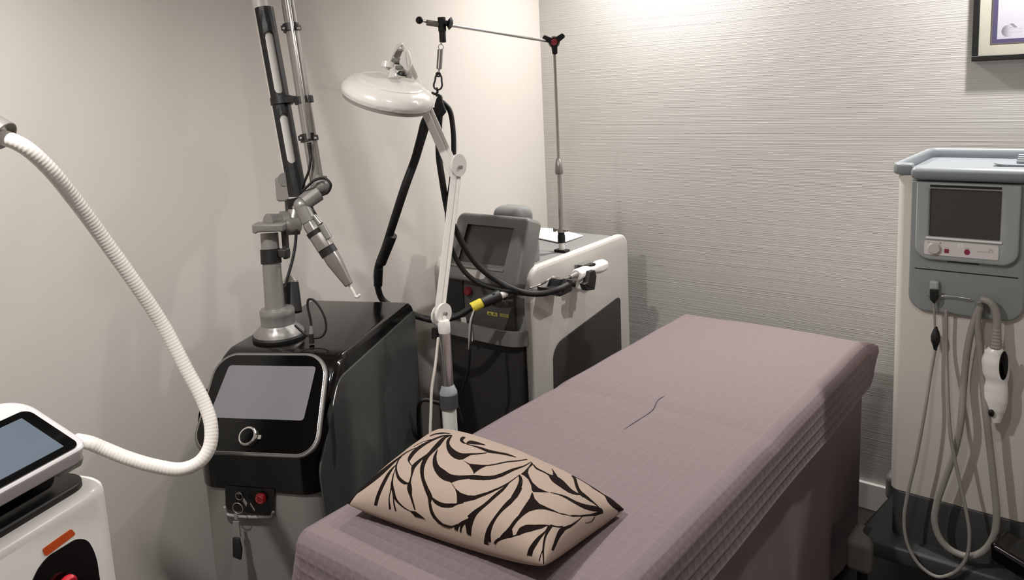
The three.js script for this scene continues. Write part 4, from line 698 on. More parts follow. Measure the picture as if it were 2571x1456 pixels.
// ---------------------------------------------------------------- magnifier floor lamp
{
  const bx = -1.45, bz = -1.472, base = V(bx, 0, bz);
  const g = thing('magnifier_lamp', 'white magnifying floor lamp with jointed arm', 'floor lamp', base);
  const d0 = depth(V(bx, 0.7, bz)), A = (u, v, k = 0) => D(u, v, d0 + k);
  const yAt = (u, v) => onX(u, v, bx).y;
  const Pt = y => V(bx, y, bz);
  const y1 = yAt(1129, 1005), y2 = yAt(1127, 985), y3 = yAt(1126, 966), y4 = yAt(1118, 828);
  for (let k = 0; k < 5; k++) {
    const t = k / 5 * 6.2832 + 0.3, e = V(bx + 0.15 * Math.cos(t), 0.052, bz + 0.15 * Math.sin(t));
    const leg = mk('base_leg', [cyl(Pt(0.08), e, 0.016, 0.012)], M.white, g);
    mk('castor', [cyl(e.clone().add(V(-0.01, -0.03, 0)), e.clone().add(V(0.01, -0.03, 0)), 0.022), cyl(e.clone().add(V(0, -0.03, 0)), e, 0.006)], M.blackMat, leg);
  }
  mk('lower_tube', cyl(Pt(0.06), Pt(y1), m(18.5, d0)), M.white, g, 'white lower tube');
  mk('height_collar', lathe([[m(19, d0), y1 - 0.02], [m(23, d0), y1 - 0.018], [m(23.5, d0), y2 - 0.002], [m(22, d0), y2], [0, y2]], V(bx, 0, bz), EY), std(0x4a4a4c, 0.6), g, 'dark grey clamping collar');
  mk('collar_cone', lathe([[m(23, d0), y2 - 0.001], [m(23, d0), y2 + 0.004], [m(16, d0), y3], [m(14, d0), y3 + 0.004], [0, y3 + 0.004]], V(bx, 0, bz), EY), std(0x94979b, 0.5), g, 'pale grey cone');
  mk('upper_tube', cyl(Pt(y2), Pt(y4 + 0.01), m(15, d0)), M.chrome, g, 'chrome upper tube');
  mk('tube_cap', lathe([[m(15, d0), y4 - 0.006], [m(15.5, d0), y4], [m(15.5, d0), y4 + 0.022], [m(13, d0), y4 + 0.028], [0, y4 + 0.028]], V(bx, 0, bz), EY), M.lampWhite, g);
  mk('clamp_screw', [cyl(A(1094, 838, -0.02), A(1112, 836, -0.01), m(6, d0)), cyl(A(1092, 850, -0.02), A(1093, 823, -0.02), m(8, d0), m(9, d0))], M.blackMat, g);
  const ax = V().crossVectors(EY, fwd).normalize().negate();               // across the view
  const side = V(0.55, 0, 0.83).normalize();                              // pivot axis of the joints
  const disc = (u, v, k, r, t) => { const c = A(u, v, k); return cyl(c.clone().addScaledVector(side, -t / 2), c.clone().addScaledVector(side, t / 2), r, r, 36); };
  const axis2 = A(1115, 790).sub(A(1095, 788)).normalize();
  const dsc = (u, v, k, ru, rv, t) => { const c = A(u, v, k); const n = V().subVectors(EYEP, c).setY(0).normalize().applyAxisAngle(EY, 0.84); return new THREE.CylinderGeometry(1, 1, t, 40).scale(m(ru, d0), 1, m(rv, d0)).applyMatrix4(basis(V().crossVectors(n, EY).negate(), n, EY.clone().negate().multiplyScalar(-1), c)); };
  const jl = mk('lower_joint', [dsc(1113, 788, -0.02, 28, 27, 0.008), dsc(1101, 791, 0.014, 26, 26, 0.006), obox(A(1112, 805, -0.01), ax, EY, fwd, 0.022, 0.03, 0.03, 0.006)], M.lampWhite, g, 'white disc joint');
  mk('bolt', dsc(1119, 788, -0.026, 5, 5, 0.006), M.steel, jl);
  // lower arm: flat bar with a groove
  const bar = (a, b, w, t, mat, name, label) => {
    const Y = b.clone().sub(a), L = Y.length(); Y.normalize(); const n0 = V().subVectors(EYEP, a).normalize(); const X = V().crossVectors(Y, n0).normalize(), Z = V().crossVectors(X, Y).normalize();
    const c = a.clone().addScaledVector(Y, L / 2);
    const gs = [];
    for (const [o, ww, tt] of [[-w * 0.17, w * 0.62, t], [w * 0.36, w * 0.26, t], [0.1 * w, w * 0.5, t * 0.72]]) gs.push(obox(c.clone().addScaledVector(X, o), X, Y, Z, ww, L, tt, Math.min(0.004, ww * 0.24)));
    return mk(name, gs, mat, g, label);
  };
  bar(A(1103, 790, -0.002), A(1146, 428, -0.005), m(27, d0), 0.02, M.lampWhite, 'lower_arm', 'white lower arm');
  const ju = mk('upper_joint', [dsc(1151, 415, -0.02, 27, 28, 0.008), dsc(1145, 417, 0.014, 25, 27, 0.006), obox(A(1145, 425, -0.003), ax, EY, fwd, 0.02, 0.04, 0.024, 0.006)], M.lampWhite, g, 'white disc joint');
  mk('bolt', dsc(1157, 420, -0.026, 5, 5, 0.006), M.steel, ju);
  bar(A(1144, 440, -0.004), A(1014, 148, -0.01), m(31, d0), 0.018, M.lampWhite, 'upper_arm', 'white upper arm');
  // head bracket
  const hk = -0.09;
  const br = mk('head_bracket', [plate([[1004, 158], [1020, 122], [1031, 130], [1036, 160], [1028, 182], [1012, 170]].map(p => A(p[0], p[1], -0.03)), ax, EY, V().crossVectors(ax, EY), 0.005, 0.03, 0.005),
    tube([A(1018, 132, -0.02), A(1008, 112, -0.03), A(998, 118, -0.04), A(984, 140, -0.05), A(976, 162, -0.06), A(974, 172, -0.07)], m(4.5, d0), 8), cyl(A(972, 170, -0.07), A(974, 156, -0.07), m(17, d0), m(16, d0))], M.lampWhite, g, 'white handle and bracket');
  mk('pivot', [cyl(A(988, 153, -0.06), A(1006, 155, -0.045), m(8, d0)), obox(A(1002, 170, -0.055), ax, EY, fwd, m(16, d0), m(10, d0), 0.02, 0.003), obox(A(1000, 134, -0.03), V(0.6, 0.8, 0).normalize(), V(-0.8, 0.6, 0).normalize(), EZ, m(24, d0), m(8, d0), 0.02, 0.003)], M.silver, br, 'metal pivot');
  // round head
  const hc = A(977, 219, hk), dhd = depth(hc), R = m(117, dhd);
  const q = camera.quaternion;
  const nh = V(Math.sin(14.2 * DEG) * 0.93, Math.cos(14.2 * DEG) * 0.93, 0.36).normalize().applyQuaternion(q);
  const head = mk('lamp_head', lathe([[0, 0.022], [R * 0.3, 0.0215], [R * 0.62, 0.0175], [R * 0.78, 0.0125], [R * 0.9, 0.004], [R * 0.965, -0.005], [R * 0.995, -0.015], [R, -0.021], [R * 0.985, -0.029], [R * 0.95, -0.0335]], hc, nh, 72), M.lampWhite, g, 'round white lamp head');
  mk('cover_lid', lathe([[0, 0.0236], [R * 0.3, 0.0230], [R * 0.62, 0.0189], [R * 0.735, 0.0160], [R * 0.745, 0.0150], [R * 0.74, 0.010]], hc, nh, 72), M.lampWhite, head, 'white lid over the lens');
  mk('lower_ring', lathe([[R * 0.958, -0.033], [R * 0.948, -0.041], [R * 0.9, -0.043], [R * 0.66, -0.039], [R * 0.62, -0.032]], hc, nh, 72), std(0x8f8a85, 0.35), head, 'grey translucent lower ring');
  const lensM = new THREE.MeshPhysicalMaterial({ color: 0xffffff, roughness: 0.02, transmission: 1, thickness: 0, side: THREE.DoubleSide });
  mk('lens', lathe([[0, -0.036], [R * 0.4, -0.035], [R * 0.63, -0.033]], hc, nh, 48), lensM, head, 'magnifying lens');
  // knob on the lid
  const kb = A(1009, 188, hk - 0.005);
  mk('head_knob', [lathe([[m(12, dhd), 0], [m(12, dhd), m(3, dhd)], [m(8, dhd), m(9, dhd)], [0, m(11, dhd)]], kb, nh)], M.blackMat, head, 'dark knob');
  mk('head_stem', [cyl(A(986, 172, -0.07), A(986, 203, hk), m(7, dhd), m(15, dhd))], M.lampWhite, head);
  const cable = [[1100, 850, -0.03], [1096, 890, -0.035], [1091, 930, -0.04], [1084, 975, -0.04], [1082, 1030, -0.04], [1080, 1100, -0.04]].map(p => A(...p));
  const lastP = cable[cable.length - 1]; cable.push(V(lastP.x - 0.01, 0.3, lastP.z), V(lastP.x - 0.02, 0.08, lastP.z + 0.01), V(lastP.x - 0.08, 0.006, lastP.z - 0.05), V(-1.95, 0.006, lastP.z - 0.2));
  mk('power_cable', tube(cable, m(3.6, d0), 8, 80), M.whiteCable, g, 'thin white power cable');
}

// ---------------------------------------------------------------- white console with screen, at the left
{
  const E3 = V(-0.355, 0, -0.935).normalize(), N3 = V(0.935, 0, -0.355).normalize();
  const L = (e, y, n) => E3.clone().multiplyScalar(e).addScaledVector(N3, n).setY(y);
  const e1 = 1.0, e0 = 0.44, nF = -1.085, nB = -1.62, yR = 0.905;
  const turn = Math.atan2(N3.x, N3.z);
  const g = thing('white_console', 'white console with tilted touch screen and orange stripe', 'laser machine', L((e0 + e1) / 2, 0, (nF + nB) / 2), turn);
  const plan = (e0, e1, nF, nB, r) => roundPoly([[e0, nB], [e1, nB], [e1, nF], [e0, nF]], r);
  const up = (S, y, h, bev) => extr(S, h, bev).applyMatrix4(basis(E3, N3, EY, V(0, y, 0)));
  // E3 x N3 points down or up: check handedness through the determinant
  const hand = V().crossVectors(E3, N3).y > 0;
  const solid = (a0, a1, b1, b0, r, y, h, bev) => { const S = plan(a0, a1, b1, b0, r); const gg = extr(S, h, bev); gg.applyMatrix4(basis(E3, N3, EY, V(0, y, 0))); if (!hand) { const ix = gg.attributes.position; } return gg; };
  mk('body', solid(e0, e1, nF, nB, 0.05, 0.06, yR - 0.06, 0.02), M.white, g, 'white body with rounded edges');
  mk('body_top', solid(e0 + 0.03, e1 - 0.027, nF - 0.022, nB + 0.03, 0.04, yR - 0.01, 0.022, 0.004), M.blackMat, g, 'black top below the screen');
  // tilted head
  const t = 26 * DEG, up3 = N3.clone().multiplyScalar(-Math.cos(t)).setY(Math.sin(t)), nn = N3.clone().multiplyScalar(Math.sin(t)).setY(Math.cos(t));
  const hp = L(0.955, 0.988, -1.08);
  const H = (u, v, k = 0) => onP(u, v, hp.clone().addScaledVector(nn, k), nn);
  const Hl = (e, s, k) => hp.clone().addScaledVector(E3, e - 0.955).addScaledVector(up3, s).addScaledVector(nn, k);
  const th = 0.036;
  mk('head', plate([Hl(0.955, 0, -th), Hl(0.955, 0.17, -th), Hl(0.47, 0.17, -th), Hl(0.47, 0, -th)], E3, up3, nn, [0.022, 0.05, 0.05, 0.022], th, 0.007), M.silverPaint.clone(), g, 'pale silver screen housing').material.color.set(0xcfcacb);
  mk('head_neck', [plate([Hl(0.93, 0.02, -th - 0.05), Hl(0.93, 0.15, -th - 0.05), Hl(0.5, 0.15, -th - 0.05), Hl(0.5, 0.02, -th - 0.05)], E3, up3, nn, 0.02, 0.052, 0.004)], M.black, g, 'black neck');
  mk('head_foot', [plate([Hl(0.955, 0.002, -th - 0.012), Hl(0.955, 0.13, -th - 0.012), Hl(0.905, 0.13, -th - 0.012), Hl(0.905, 0.002, -th - 0.012)], E3, up3, nn, 0.008, 0.018, 0.003)], M.silverPaint, g);
  const bz = [H(62, 1028, 0.0004), H(203, 1118, 0.0004)]; const be = bz.map(p => p.dot(E3)), bs = bz.map(p => p.clone().sub(hp).dot(up3));
  mk('bezel_glass', plate([Hl(be[1], bs[1] + 0.001, 0.0003), Hl(be[1], bs[0] - 0.002, 0.0003), Hl(0.5, bs[0] - 0.002, 0.0003), Hl(0.5, bs[1] + 0.001, 0.0003)], E3, up3, nn, [0.014, 0.016, 0.016, 0.014], 0.0016, 0), M.glassBlack, g, 'black glass around the screen');
  const sz = [H(55, 1050, 0.002), H(160, 1121, 0.002)]; const se = sz.map(p => p.dot(E3)), ss = sz.map(p => p.clone().sub(hp).dot(up3));
  mk('touch_screen', plate([Hl(se[1], ss[1], 0.002), Hl(se[1], ss[0], 0.002), Hl(0.54, ss[0], 0.002), Hl(0.54, ss[1], 0.002)], E3, up3, nn, 0.001, 0.0008, 0), M.lcdBlue, g, 'blank blue grey touch screen');
  // front: orange stripe, black recess, red knob
  const fo = L(0, 0, nF), fr = (u, v, k = 0) => onP(u, v, fo.clone().addScaledVector(N3, k), N3);
  mk('orange_stripe', plate([[105, 1379], [178, 1327], [189, 1341], [114, 1397]].map(p => fr(p[0], p[1], 0.0002)), E3, EY, N3, 0.004, 0.0015, 0), M.orange, g, 'orange stripe');
  const rp = [[75, 1470], [105, 1405], [210, 1340], [240, 1390], [256, 1500], [75, 1500]].map(p => fr(p[0], p[1], 0.0002));
  mk('front_panel', plate(rp, E3, EY, N3, [0.01, 0.03, 0.03, 0.02, 0.01, 0.01], 0.0015, 0), M.black, g, 'black front insert');
  mk('stop_button', lathe([[0, 0.02], [0.012, 0.0185], [0.016, 0.014], [0.016, 0.009], [0.010, 0.007], [0.01, 0]], fr(157, 1466), N3), M.red, g, 'red round stop button');
  for (const e of [e0 + 0.08, e1 - 0.08]) for (const n of [nF - 0.08, nB + 0.08]) mk('castor', [cyl(L(e - 0.012, 0.03, n), L(e + 0.012, 0.03, n), 0.03), cyl(L(e, 0.03, n), L(e, 0.065, n), 0.01)], M.blackMat, g);
  // hose post and hook behind the console
  const hook = D(6, 338, 1.33);
  const pole = L(0.62, 0, nB + 0.1); 
  mk('hose_pole', tube([V(pole.x, 0.88, pole.z), V(pole.x, 1.2, pole.z), V(pole.x, 1.45, pole.z), V((pole.x + hook.x * 2) / 3, 1.535, (pole.z + hook.z * 2) / 3), D(-22, 322, 1.33)], 0.011, 14, 60), M.silver, g, 'metal hose pole');
  { const hd = D(60, 372, 1.33).sub(D(-40, 318, 1.33)).normalize(); const gs = []; for (let k = 0; k < 1; k++) gs.push(cyl(hook.clone().addScaledVector(hd, -0.02), hook.clone().addScaledVector(hd, 0.004), 0.026, 0.026, 36, true), cyl(hook.clone().addScaledVector(hd, -0.02), hook.clone().addScaledVector(hd, 0.004), 0.022, 0.022, 36, true), torus(hook.clone().addScaledVector(hd, 0.004), hd, 0.024, 0.002)); mk('hose_clip', gs, M.silverPaint, g, 'grey ring clip'); }
  // ribbed white hose
  const hpts = [[-90, 350, 1.35], [-40, 338, 1.34], [10, 346, 1.33], [60, 368, 1.34], [120, 420, 1.37], [190, 505, 1.42], [260, 600, 1.47], [340, 712, 1.52], [410, 818, 1.56], [470, 930, 1.58], [512, 1010, 1.585], [530, 1070, 1.58], [525, 1125, 1.57], [500, 1160, 1.56], [455, 1178, 1.55], [390, 1170, 1.54], [320, 1150, 1.53], [260, 1126, 1.52], [225, 1112, 1.51], [190, 1105, 1.51]].map(p => D(...p));
  const hc = new THREE.CatmullRomCurve3(hpts, false, 'centripetal'), HL = hc.getLength(), nr = Math.round(HL / 0.0016), fr3 = hc.computeFrenetFrames(nr, false);
  const cp = []; for (let i = 0; i <= nr; i++) cp.push(hc.getPointAt(i / nr));
  const hg = sheet(18, nr, (s, t) => { const i = Math.round(t * nr), an = s * 6.2832; const r = 0.0134 + 0.00018 * Math.sin(i * 0.0016 / 0.0068 * 6.2832); return cp[i].clone().addScaledVector(fr3.normals[i], r * Math.cos(an)).addScaledVector(fr3.binormals[i], r * Math.sin(an)); });
  mk('ribbed_hose', hg, M.hose, g, 'white ribbed hose');
}

// ---------------------------------------------------------------- cream ultrasound cart at the right
{
  const zF = -2.225, zB = -2.68, xL = -0.49, xR = -0.155, xc = (xL + xR) / 2, yT = 1.272, yB = 0.385;
  const g = thing('treatment_cart', 'tall cream cart with small dark screen and grey tray top', 'cart', V(xc, 0, (zF + zB) / 2));
  const plan = (x0, x1, z0, z1, r) => roundPoly([[x0, -z0], [x1, -z0], [x1, -z1], [x0, -z1]], r);           // (x, -z)
  const upX = (S, y, h, bev) => extr(S, h, bev).applyMatrix4(basis(EX, V(0, 0, -1), EY, V(0, y, 0)));
  mk('body', upX(plan(xL, xR, zF, zB, 0.03), yB, yT - yB, 0.004), M.cream, g, 'cream cabinet');
  const fz = (u, v, k = 0) => onZ(u, v, zF + k);
  // grey control housing
  const hs = [[2290, 440], [2571, 452], [2571, 452], [2571, 452]];
  const hx0 = fz(2287, 600).x, hx1 = 2 * xc - hx0, hyb = fz(2420, 790).y;
  mk('control_housing', extr(roundPoly([[hx0, hyb], [hx1, hyb], [hx1, yT - 0.012], [hx0, yT - 0.012]], [0.045, 0.045, 0.004, 0.004]), 0.022, 0.007).applyMatrix4(basis(EX, EY, EZ, V(0, 0, zF - 0.004))), M.greyBlue.clone(), g, 'grey front housing').material.color.set(0x8b908f);
  const ux0 = fz(2300, 600, 0.02).x, ux1 = 2 * xc - ux0, uyb = fz(2400, 655, 0.02).y;
  const holeP = [fz(2336, 474, 0.03), fz(2516, 482, 0.03), fz(2508, 605, 0.03), fz(2327, 592, 0.03)];
  const S = roundPoly([[ux0, uyb], [ux1, uyb], [ux1, yT - 0.014], [ux0, yT - 0.014]], [0.035, 0.035, 0.003, 0.003]);
  S.holes.push(roundPoly([[holeP[0].x, holeP[0].y], [holeP[1].x, holeP[0].y], [holeP[1].x, holeP[3].y], [holeP[0].x, holeP[3].y]], 0.003, new THREE.Path()));
  const scrH = mk('screen_housing', extr(S, 0.022, 0.006).applyMatrix4(basis(EX, EY, EZ, V(0, 0, zF + 0.012))), M.greyBlue, g, 'pale grey screen surround');
  mk('screen', box((holeP[0].x + holeP[1].x) / 2, (holeP[0].y + holeP[3].y) / 2, zF + 0.021, holeP[1].x - holeP[0].x + 0.006, holeP[0].y - holeP[3].y + 0.006, 0.006), M.lcdDark, scrH, 'dark blank screen');
  const sw = holeP[1].x - holeP[0].x, scx = (holeP[0].x + holeP[1].x) / 2;
  mk('screen_sill', box(scx, holeP[3].y - 0.003, zF + 0.036, sw + 0.012, 0.006, 0.006, 0.002), M.white, scrH, 'pale sill below the screen');
  mk('top_slot', box(scx, yT - 0.022, zF + 0.0325, sw, 0.006, 0.004), M.blackMat, scrH);
  // control strip
  const k0 = fz(2321, 601, 0.036), k1 = fz(2507, 655, 0.036), sy1 = fz(2325, 603, 0.036).y, sy0 = fz(2325, 638, 0.036).y, sx0 = k0.x, sx1 = fz(2507, 640, 0.036).x;
  const cm = std(0xffffff, 0.4); cm.map = canvasTex(640, 128, (x, w, h) => {
    x.fillStyle = '#d9d3d2'; x.fillRect(0, 0, w, h); x.fillStyle = '#6b6664'; x.fillRect(30, 14, 22, 4); x.fillRect(134, 14, 20, 4); x.fillRect(142, 6, 4, 20);
    x.fillStyle = '#8d8886'; x.fillRect(184, 52, 34, 4); x.fillRect(356, 44, 44, 4);
    x.fillStyle = '#8d2a4c'; x.fillRect(180, 64, 42, 38); x.beginPath(); x.arc(378, 78, 26, 0, 7); x.fill();
    x.fillStyle = '#5c1430'; for (const cx of [201, 378]) { x.beginPath(); x.moveTo(cx - 8, 88); x.lineTo(cx + 9, 88); x.lineTo(cx + 1, 70); x.fill(); }
    x.fillStyle = '#f3efe9'; for (const [a, b] of [[304, 20], [330, 14], [302, 36], [332, 34]]) { x.beginPath(); x.arc(a, b, 6, 0, 7); x.fill(); }
    x.strokeStyle = '#b9b3b1'; x.lineWidth = 5; x.beginPath(); x.moveTo(462, 70); for (let i = 0; i < 9; i++) x.quadraticCurveTo(468 + i * 14, 50, 474 + i * 14, 70); x.stroke(); for (let i = 0; i < 6; i++) { x.beginPath(); x.ellipse(576 + 14 * Math.cos(i * 0.6 - 3), 56 + 16 * Math.sin(i * 0.6 - 3), 7, 4, i, 0, 7); x.stroke(); } });
  { const w = sx1 - sx0, h = sy1 - sy0; const sg = planeUV(extr(roundPoly([[sx0, sy0], [sx1, sy0], [sx1, sy1], [sx0, sy1]], 0.005), 0.002, 0).applyMatrix4(basis(EX, EY, EZ, V(0, 0, zF + 0.0345))), EX, EY);
    const uv = sg.attributes.uv; for (let i = 0; i < uv.count; i++) uv.setXY(i, (uv.getX(i) - sx0) / w, (uv.getY(i) - sy0) / h);
    mk('control_strip', sg, cm, scrH, 'white strip with two dark red buttons'); 
    mk('dial', lathe([[0, 0.012], [0.0125, 0.0115], [0.0145, 0.009], [0.0145, 0]], V(sx0 + w * 0.145, sy0 + h * 0.5, zF + 0.036), EZ), M.panelWhite, scrH, 'pale round dial'); }
  const dy = fz(2420, 684, 0.02).y, gap = mk('drawer_gap', box(xc, fz(2422, 685, 0.018).y, zF + 0.017, hx1 - hx0 - 0.03, 0.0025, 0.004), M.blackMat, g);
  mk('under_slot', box(scx, uyb - 0.004, zF + 0.018, 0.07, 0.002, 0.004), M.blackMat, g);
  // tray
  const tz0 = zF + 0.005, tz1 = zB - 0.0, tx0 = xL - 0.012, tx1 = xR + 0.012, ty = yT - 0.012;
  const wl = 0.016, lipW = 0.13;
  const U = roundPoly([[xc - lipW, -tz0], [tx0, -tz0], [tx0, -tz1], [tx1, -tz1], [tx1, -tz0], [xc + lipW, -tz0], [xc + lipW, -(tz0 - 0.03)], [tx1 - wl, -(tz0 - 0.03)], [tx1 - wl, -(tz1 + wl)], [tx0 + wl, -(tz1 + wl)], [tx0 + wl, -(tz0 - 0.03)], [xc - lipW, -(tz0 - 0.03)]], [0.006, 0.04, 0.04, 0.04, 0.04, 0.006, 0.006, 0.02, 0.02, 0.02, 0.02, 0.006]);
  const tray = mk('tray', upX(U, ty + 0.012, 0.03, 0.007), M.greyTray, g, 'grey tray rim');
  mk('tray_floor', upX(plan(tx0 + 0.01, tx1 - 0.01, tz0 - 0.01, tz1 + 0.01, 0.03), ty - 0.002, 0.016, 0), M.greyTray, tray);
  mk('front_lip', box(xc, ty + 0.02, tz0 - 0.004, 2 * lipW, 0.034, 0.07, 0.0155), M.greyTray, g, 'pale rounded front lip');
  // cable hooks
  const hz = zF + 0.03;
  const hk = (u, v) => onZ(u, v, hz);
  mk('hook_plate', box(hk(2345, 722).x, hk(2345, 722).y, zF + 0.026, 0.022, 0.036, 0.014, 0.006), M.greyBlue, g);
  mk('hook_rod', tube([hk(2328, 741), hk(2338, 748), hk(2358, 744), hk(2372, 743), hk(2400, 745), hk(2437, 751)], 0.0016, 8), M.chrome, g, 'thin chrome hanging rod');
  mk('hook', [tube([hk(2448, 760), hk(2455, 765), hk(2470, 766), hk(2482, 762)], 0.002, 8), sphere(hk(2465, 762), 0.011, 1.2, 0.9, 0.8)], M.silverPaint, g);
  // base and castors
  const by0 = 0.12, by1 = yB;
  mk('base', [upX(roundPoly([[xL - 0.075, -(zF + 0.06)], [xR + 0.075, -(zF + 0.06)], [xR + 0.02, -zB], [xL - 0.02, -zB]], 0.05), 0.2, 0.05, 0.01), upX(plan(xL + 0.006, xR - 0.006, zF - 0.002, zB + 0.01, 0.03), 0.2, yB - 0.2, 0.006)], std(0x3c3d3d, 0.5), g, 'dark grey base');
  for (const [s, zc] of [[-1, zF + 0.035], [1, zF + 0.035], [-1, zB + 0.06], [1, zB + 0.06]]) {
    const ex = s < 0 ? xL - 0.055 : xR + 0.055, fr = zc > -2.4;
    const fo = mk('foot', fr ? obox(V(ex, 0.2, zc), EX, EY, EZ, 0.07, 0.1, 0.11, 0.02) : obox(V(ex, 0.2, zc), EX, EY, EZ, 0.07, 0.09, 0.09, 0.02), M.greyMid, g, 'grey rounded foot');
    const cs = mk('castor', [cyl(V(ex - 0.014, 0.045, zc), V(ex + 0.014, 0.045, zc), 0.045), cyl(V(ex, 0.05, zc), V(ex, 0.17, zc), 0.014)], M.rubber, fo);
  }
  mk('foot_cover', obox(onZ(2555, 1395, zF + 0.09), V(0.93, -0.25, 0.2).normalize(), EY, V(-0.2, 0, 0.98).normalize(), 0.1, 0.05, 0.1, 0.015), M.black, g);

  // hand switch with thin lead
  const zc = zF + 0.035, c = (u, v, k = 0) => onZ(u, v, zc + k);
  const hsw = thing('hand_switch', 'small black hand switch on a thin lead hung from the cart hook', 'hand switch', c(2346, 880));
  mk('hanger', plate([[2335, 724], [2357, 726], [2357, 748], [2347, 762], [2336, 750]].map(p => c(p[0], p[1], 0.002)), EX, EY, EZ, 0.002, 0.008, 0.002), M.blackMat, hsw, 'black hanger clip');
  const bp = c(2348, 879), bl = c(2346, 820).distanceTo(bp);
  mk('bulb', lathe([[0.004, 0], [0.0045, bl * 0.08], [0.0065, bl * 0.2], [0.011, bl * 0.4], [0.0115, bl * 0.6], [0.008, bl * 0.8], [0.004, bl * 0.95], [0.0035, bl]], bp, EY), M.rubber, hsw, 'black squeeze bulb');
  mk('lead', [tube([c(2345, 762), c(2346, 790), c(2347, 820)], 0.0028, 8), tube([[2347, 879], [2336, 940], [2322, 1030], [2300, 1150], [2279, 1240], [2270, 1310], [2280, 1370], [2310, 1420], [2350, 1447], [2390, 1440], [2424, 1405], [2434, 1345], [2425, 1280], [2405, 1190], [2386, 1090], [2380, 1000], [2376, 880], [2376, 780]].map(p => c(p[0], p[1], 0.05 * Math.min(1, Math.max(0, (p[1] - 880) / 180)))), 0.0045, 8, 160)], M.cable, hsw, 'thin grey lead');
  // applicator with thick cable
  const ap = thing('applicator', 'white wavy handheld applicator on a thick grey cable hung from the cart', 'applicator', c(2490, 1050));
  const aT = c(2498, 872), aB = c(2490, 1056);
  const secs = [[0, 15, 2500], [0.06, 22, 2497], [0.2, 30, 2499], [0.35, 29, 2500], [0.47, 24, 2502], [0.58, 27, 2500], [0.7, 29, 2497], [0.8, 27, 2495], [0.92, 22, 2492], [1, 19, 2491]];
  const dA = depth(aT);
  mk('body', (() => { const n = 40, k = 28; const at = t => { let i = 0; while (i < secs.length - 2 && t > secs[i + 1][0]) i++; const f = (t - secs[i][0]) / (secs[i + 1][0] - secs[i][0]), w = f * f * (3 - 2 * f); return [secs[i][1] + (secs[i + 1][1] - secs[i][1]) * w, secs[i][2] + (secs[i + 1][2] - secs[i][2]) * w]; };
    const pt = (s, t) => { const [r, u] = at(t); const p = c(u, 872 + 184 * t, 0.012), an = s * 6.2832, R = m(r, dA); return p.add(V(R * Math.cos(an), 0, R * 0.72 * Math.sin(an))); };
    const cap = t => sheet(k, 2, (s, q) => { const p = pt(s, t), o = c(at(t)[1], 872 + 184 * t, 0.012); return o.lerp(p, q); });
    return [sheet(k, n, pt), cap(0), cap(1)]; })(), M.white, ap, 'white wavy shell');
  const wd = c(2523, 918, 0.03);
  mk('window', new THREE.SphereGeometry(1, 24, 16).scale(0.0105, 0.037, 0.006).applyMatrix4(basis(V(0.85, 0, -0.5).normalize(), EY, V(0.5, 0, 0.85).normalize(), c(2520, 918, 0.027))), M.glassBlack, ap, 'dark oval window');
  mk('button', new THREE.SphereGeometry(1, 20, 12).scale(0.0065, 0.0095, 0.004).applyMatrix4(basis(EX, EY, EZ, c(2489, 1037, 0.034))), M.blackMat, ap, 'dark round button');
  mk('strain_relief', lathe([...Array(13)].map((_, i) => [0.0135 - 0.0045 * i / 12 + (i % 2 ? 0.0013 : 0), i * 0.0042]), c(2500, 874, 0.012), EY), M.cable, ap, 'ribbed cable sleeve');
  mk('cable', [tube([c(2501, 838, 0.012), c(2503, 800, 0.01), c(2497, 774, 0.01), c(2485, 758, 0.01), c(2470, 752, 0.008)], 0.0095, 10),
    tube([[2462, 768], [2448, 800], [2432, 860], [2420, 960], [2412, 1060], [2398, 1130], [2370, 1210], [2352, 1265], [2347, 1310], [2362, 1355], [2390, 1382], [2430, 1396], [2465, 1386], [2494, 1348], [2502, 1290], [2496, 1220], [2486, 1130], [2476, 1040], [2466, 940], [2459, 860], [2455, 800], [2462, 768]].map(p => c(p[0], p[1], p[1] > 1000 ? 0.03 : 0.004)), 0.0085, 10, 200)], M.cable, ap, 'thick grey cable');
  // ribbed dish on the tray
  const tp = onY(2560, 414, ty + 0.018);
  const dsh = thing('ribbed_dish', 'pale ribbed dish resting on the grey cart tray', 'dish', V(tp.x, ty + 0.0142, tp.z));
  mk('dish', lathe([[0, 0], [0.045, 0], [0.058, 0.006], [0.06, 0.01], [0.056, 0.01], [0, 0.007]], V(tp.x, ty + 0.0142, tp.z), EY), M.greyTray, dsh);
  for (let i = 0; i < 4; i++) mk('rib', box(tp.x + 0.03, ty + 0.0265 + 0.0045 * i, tp.z - 0.012 * i, 0.075, 0.006, 0.012, 0.002), M.greyTray, dsh);
}

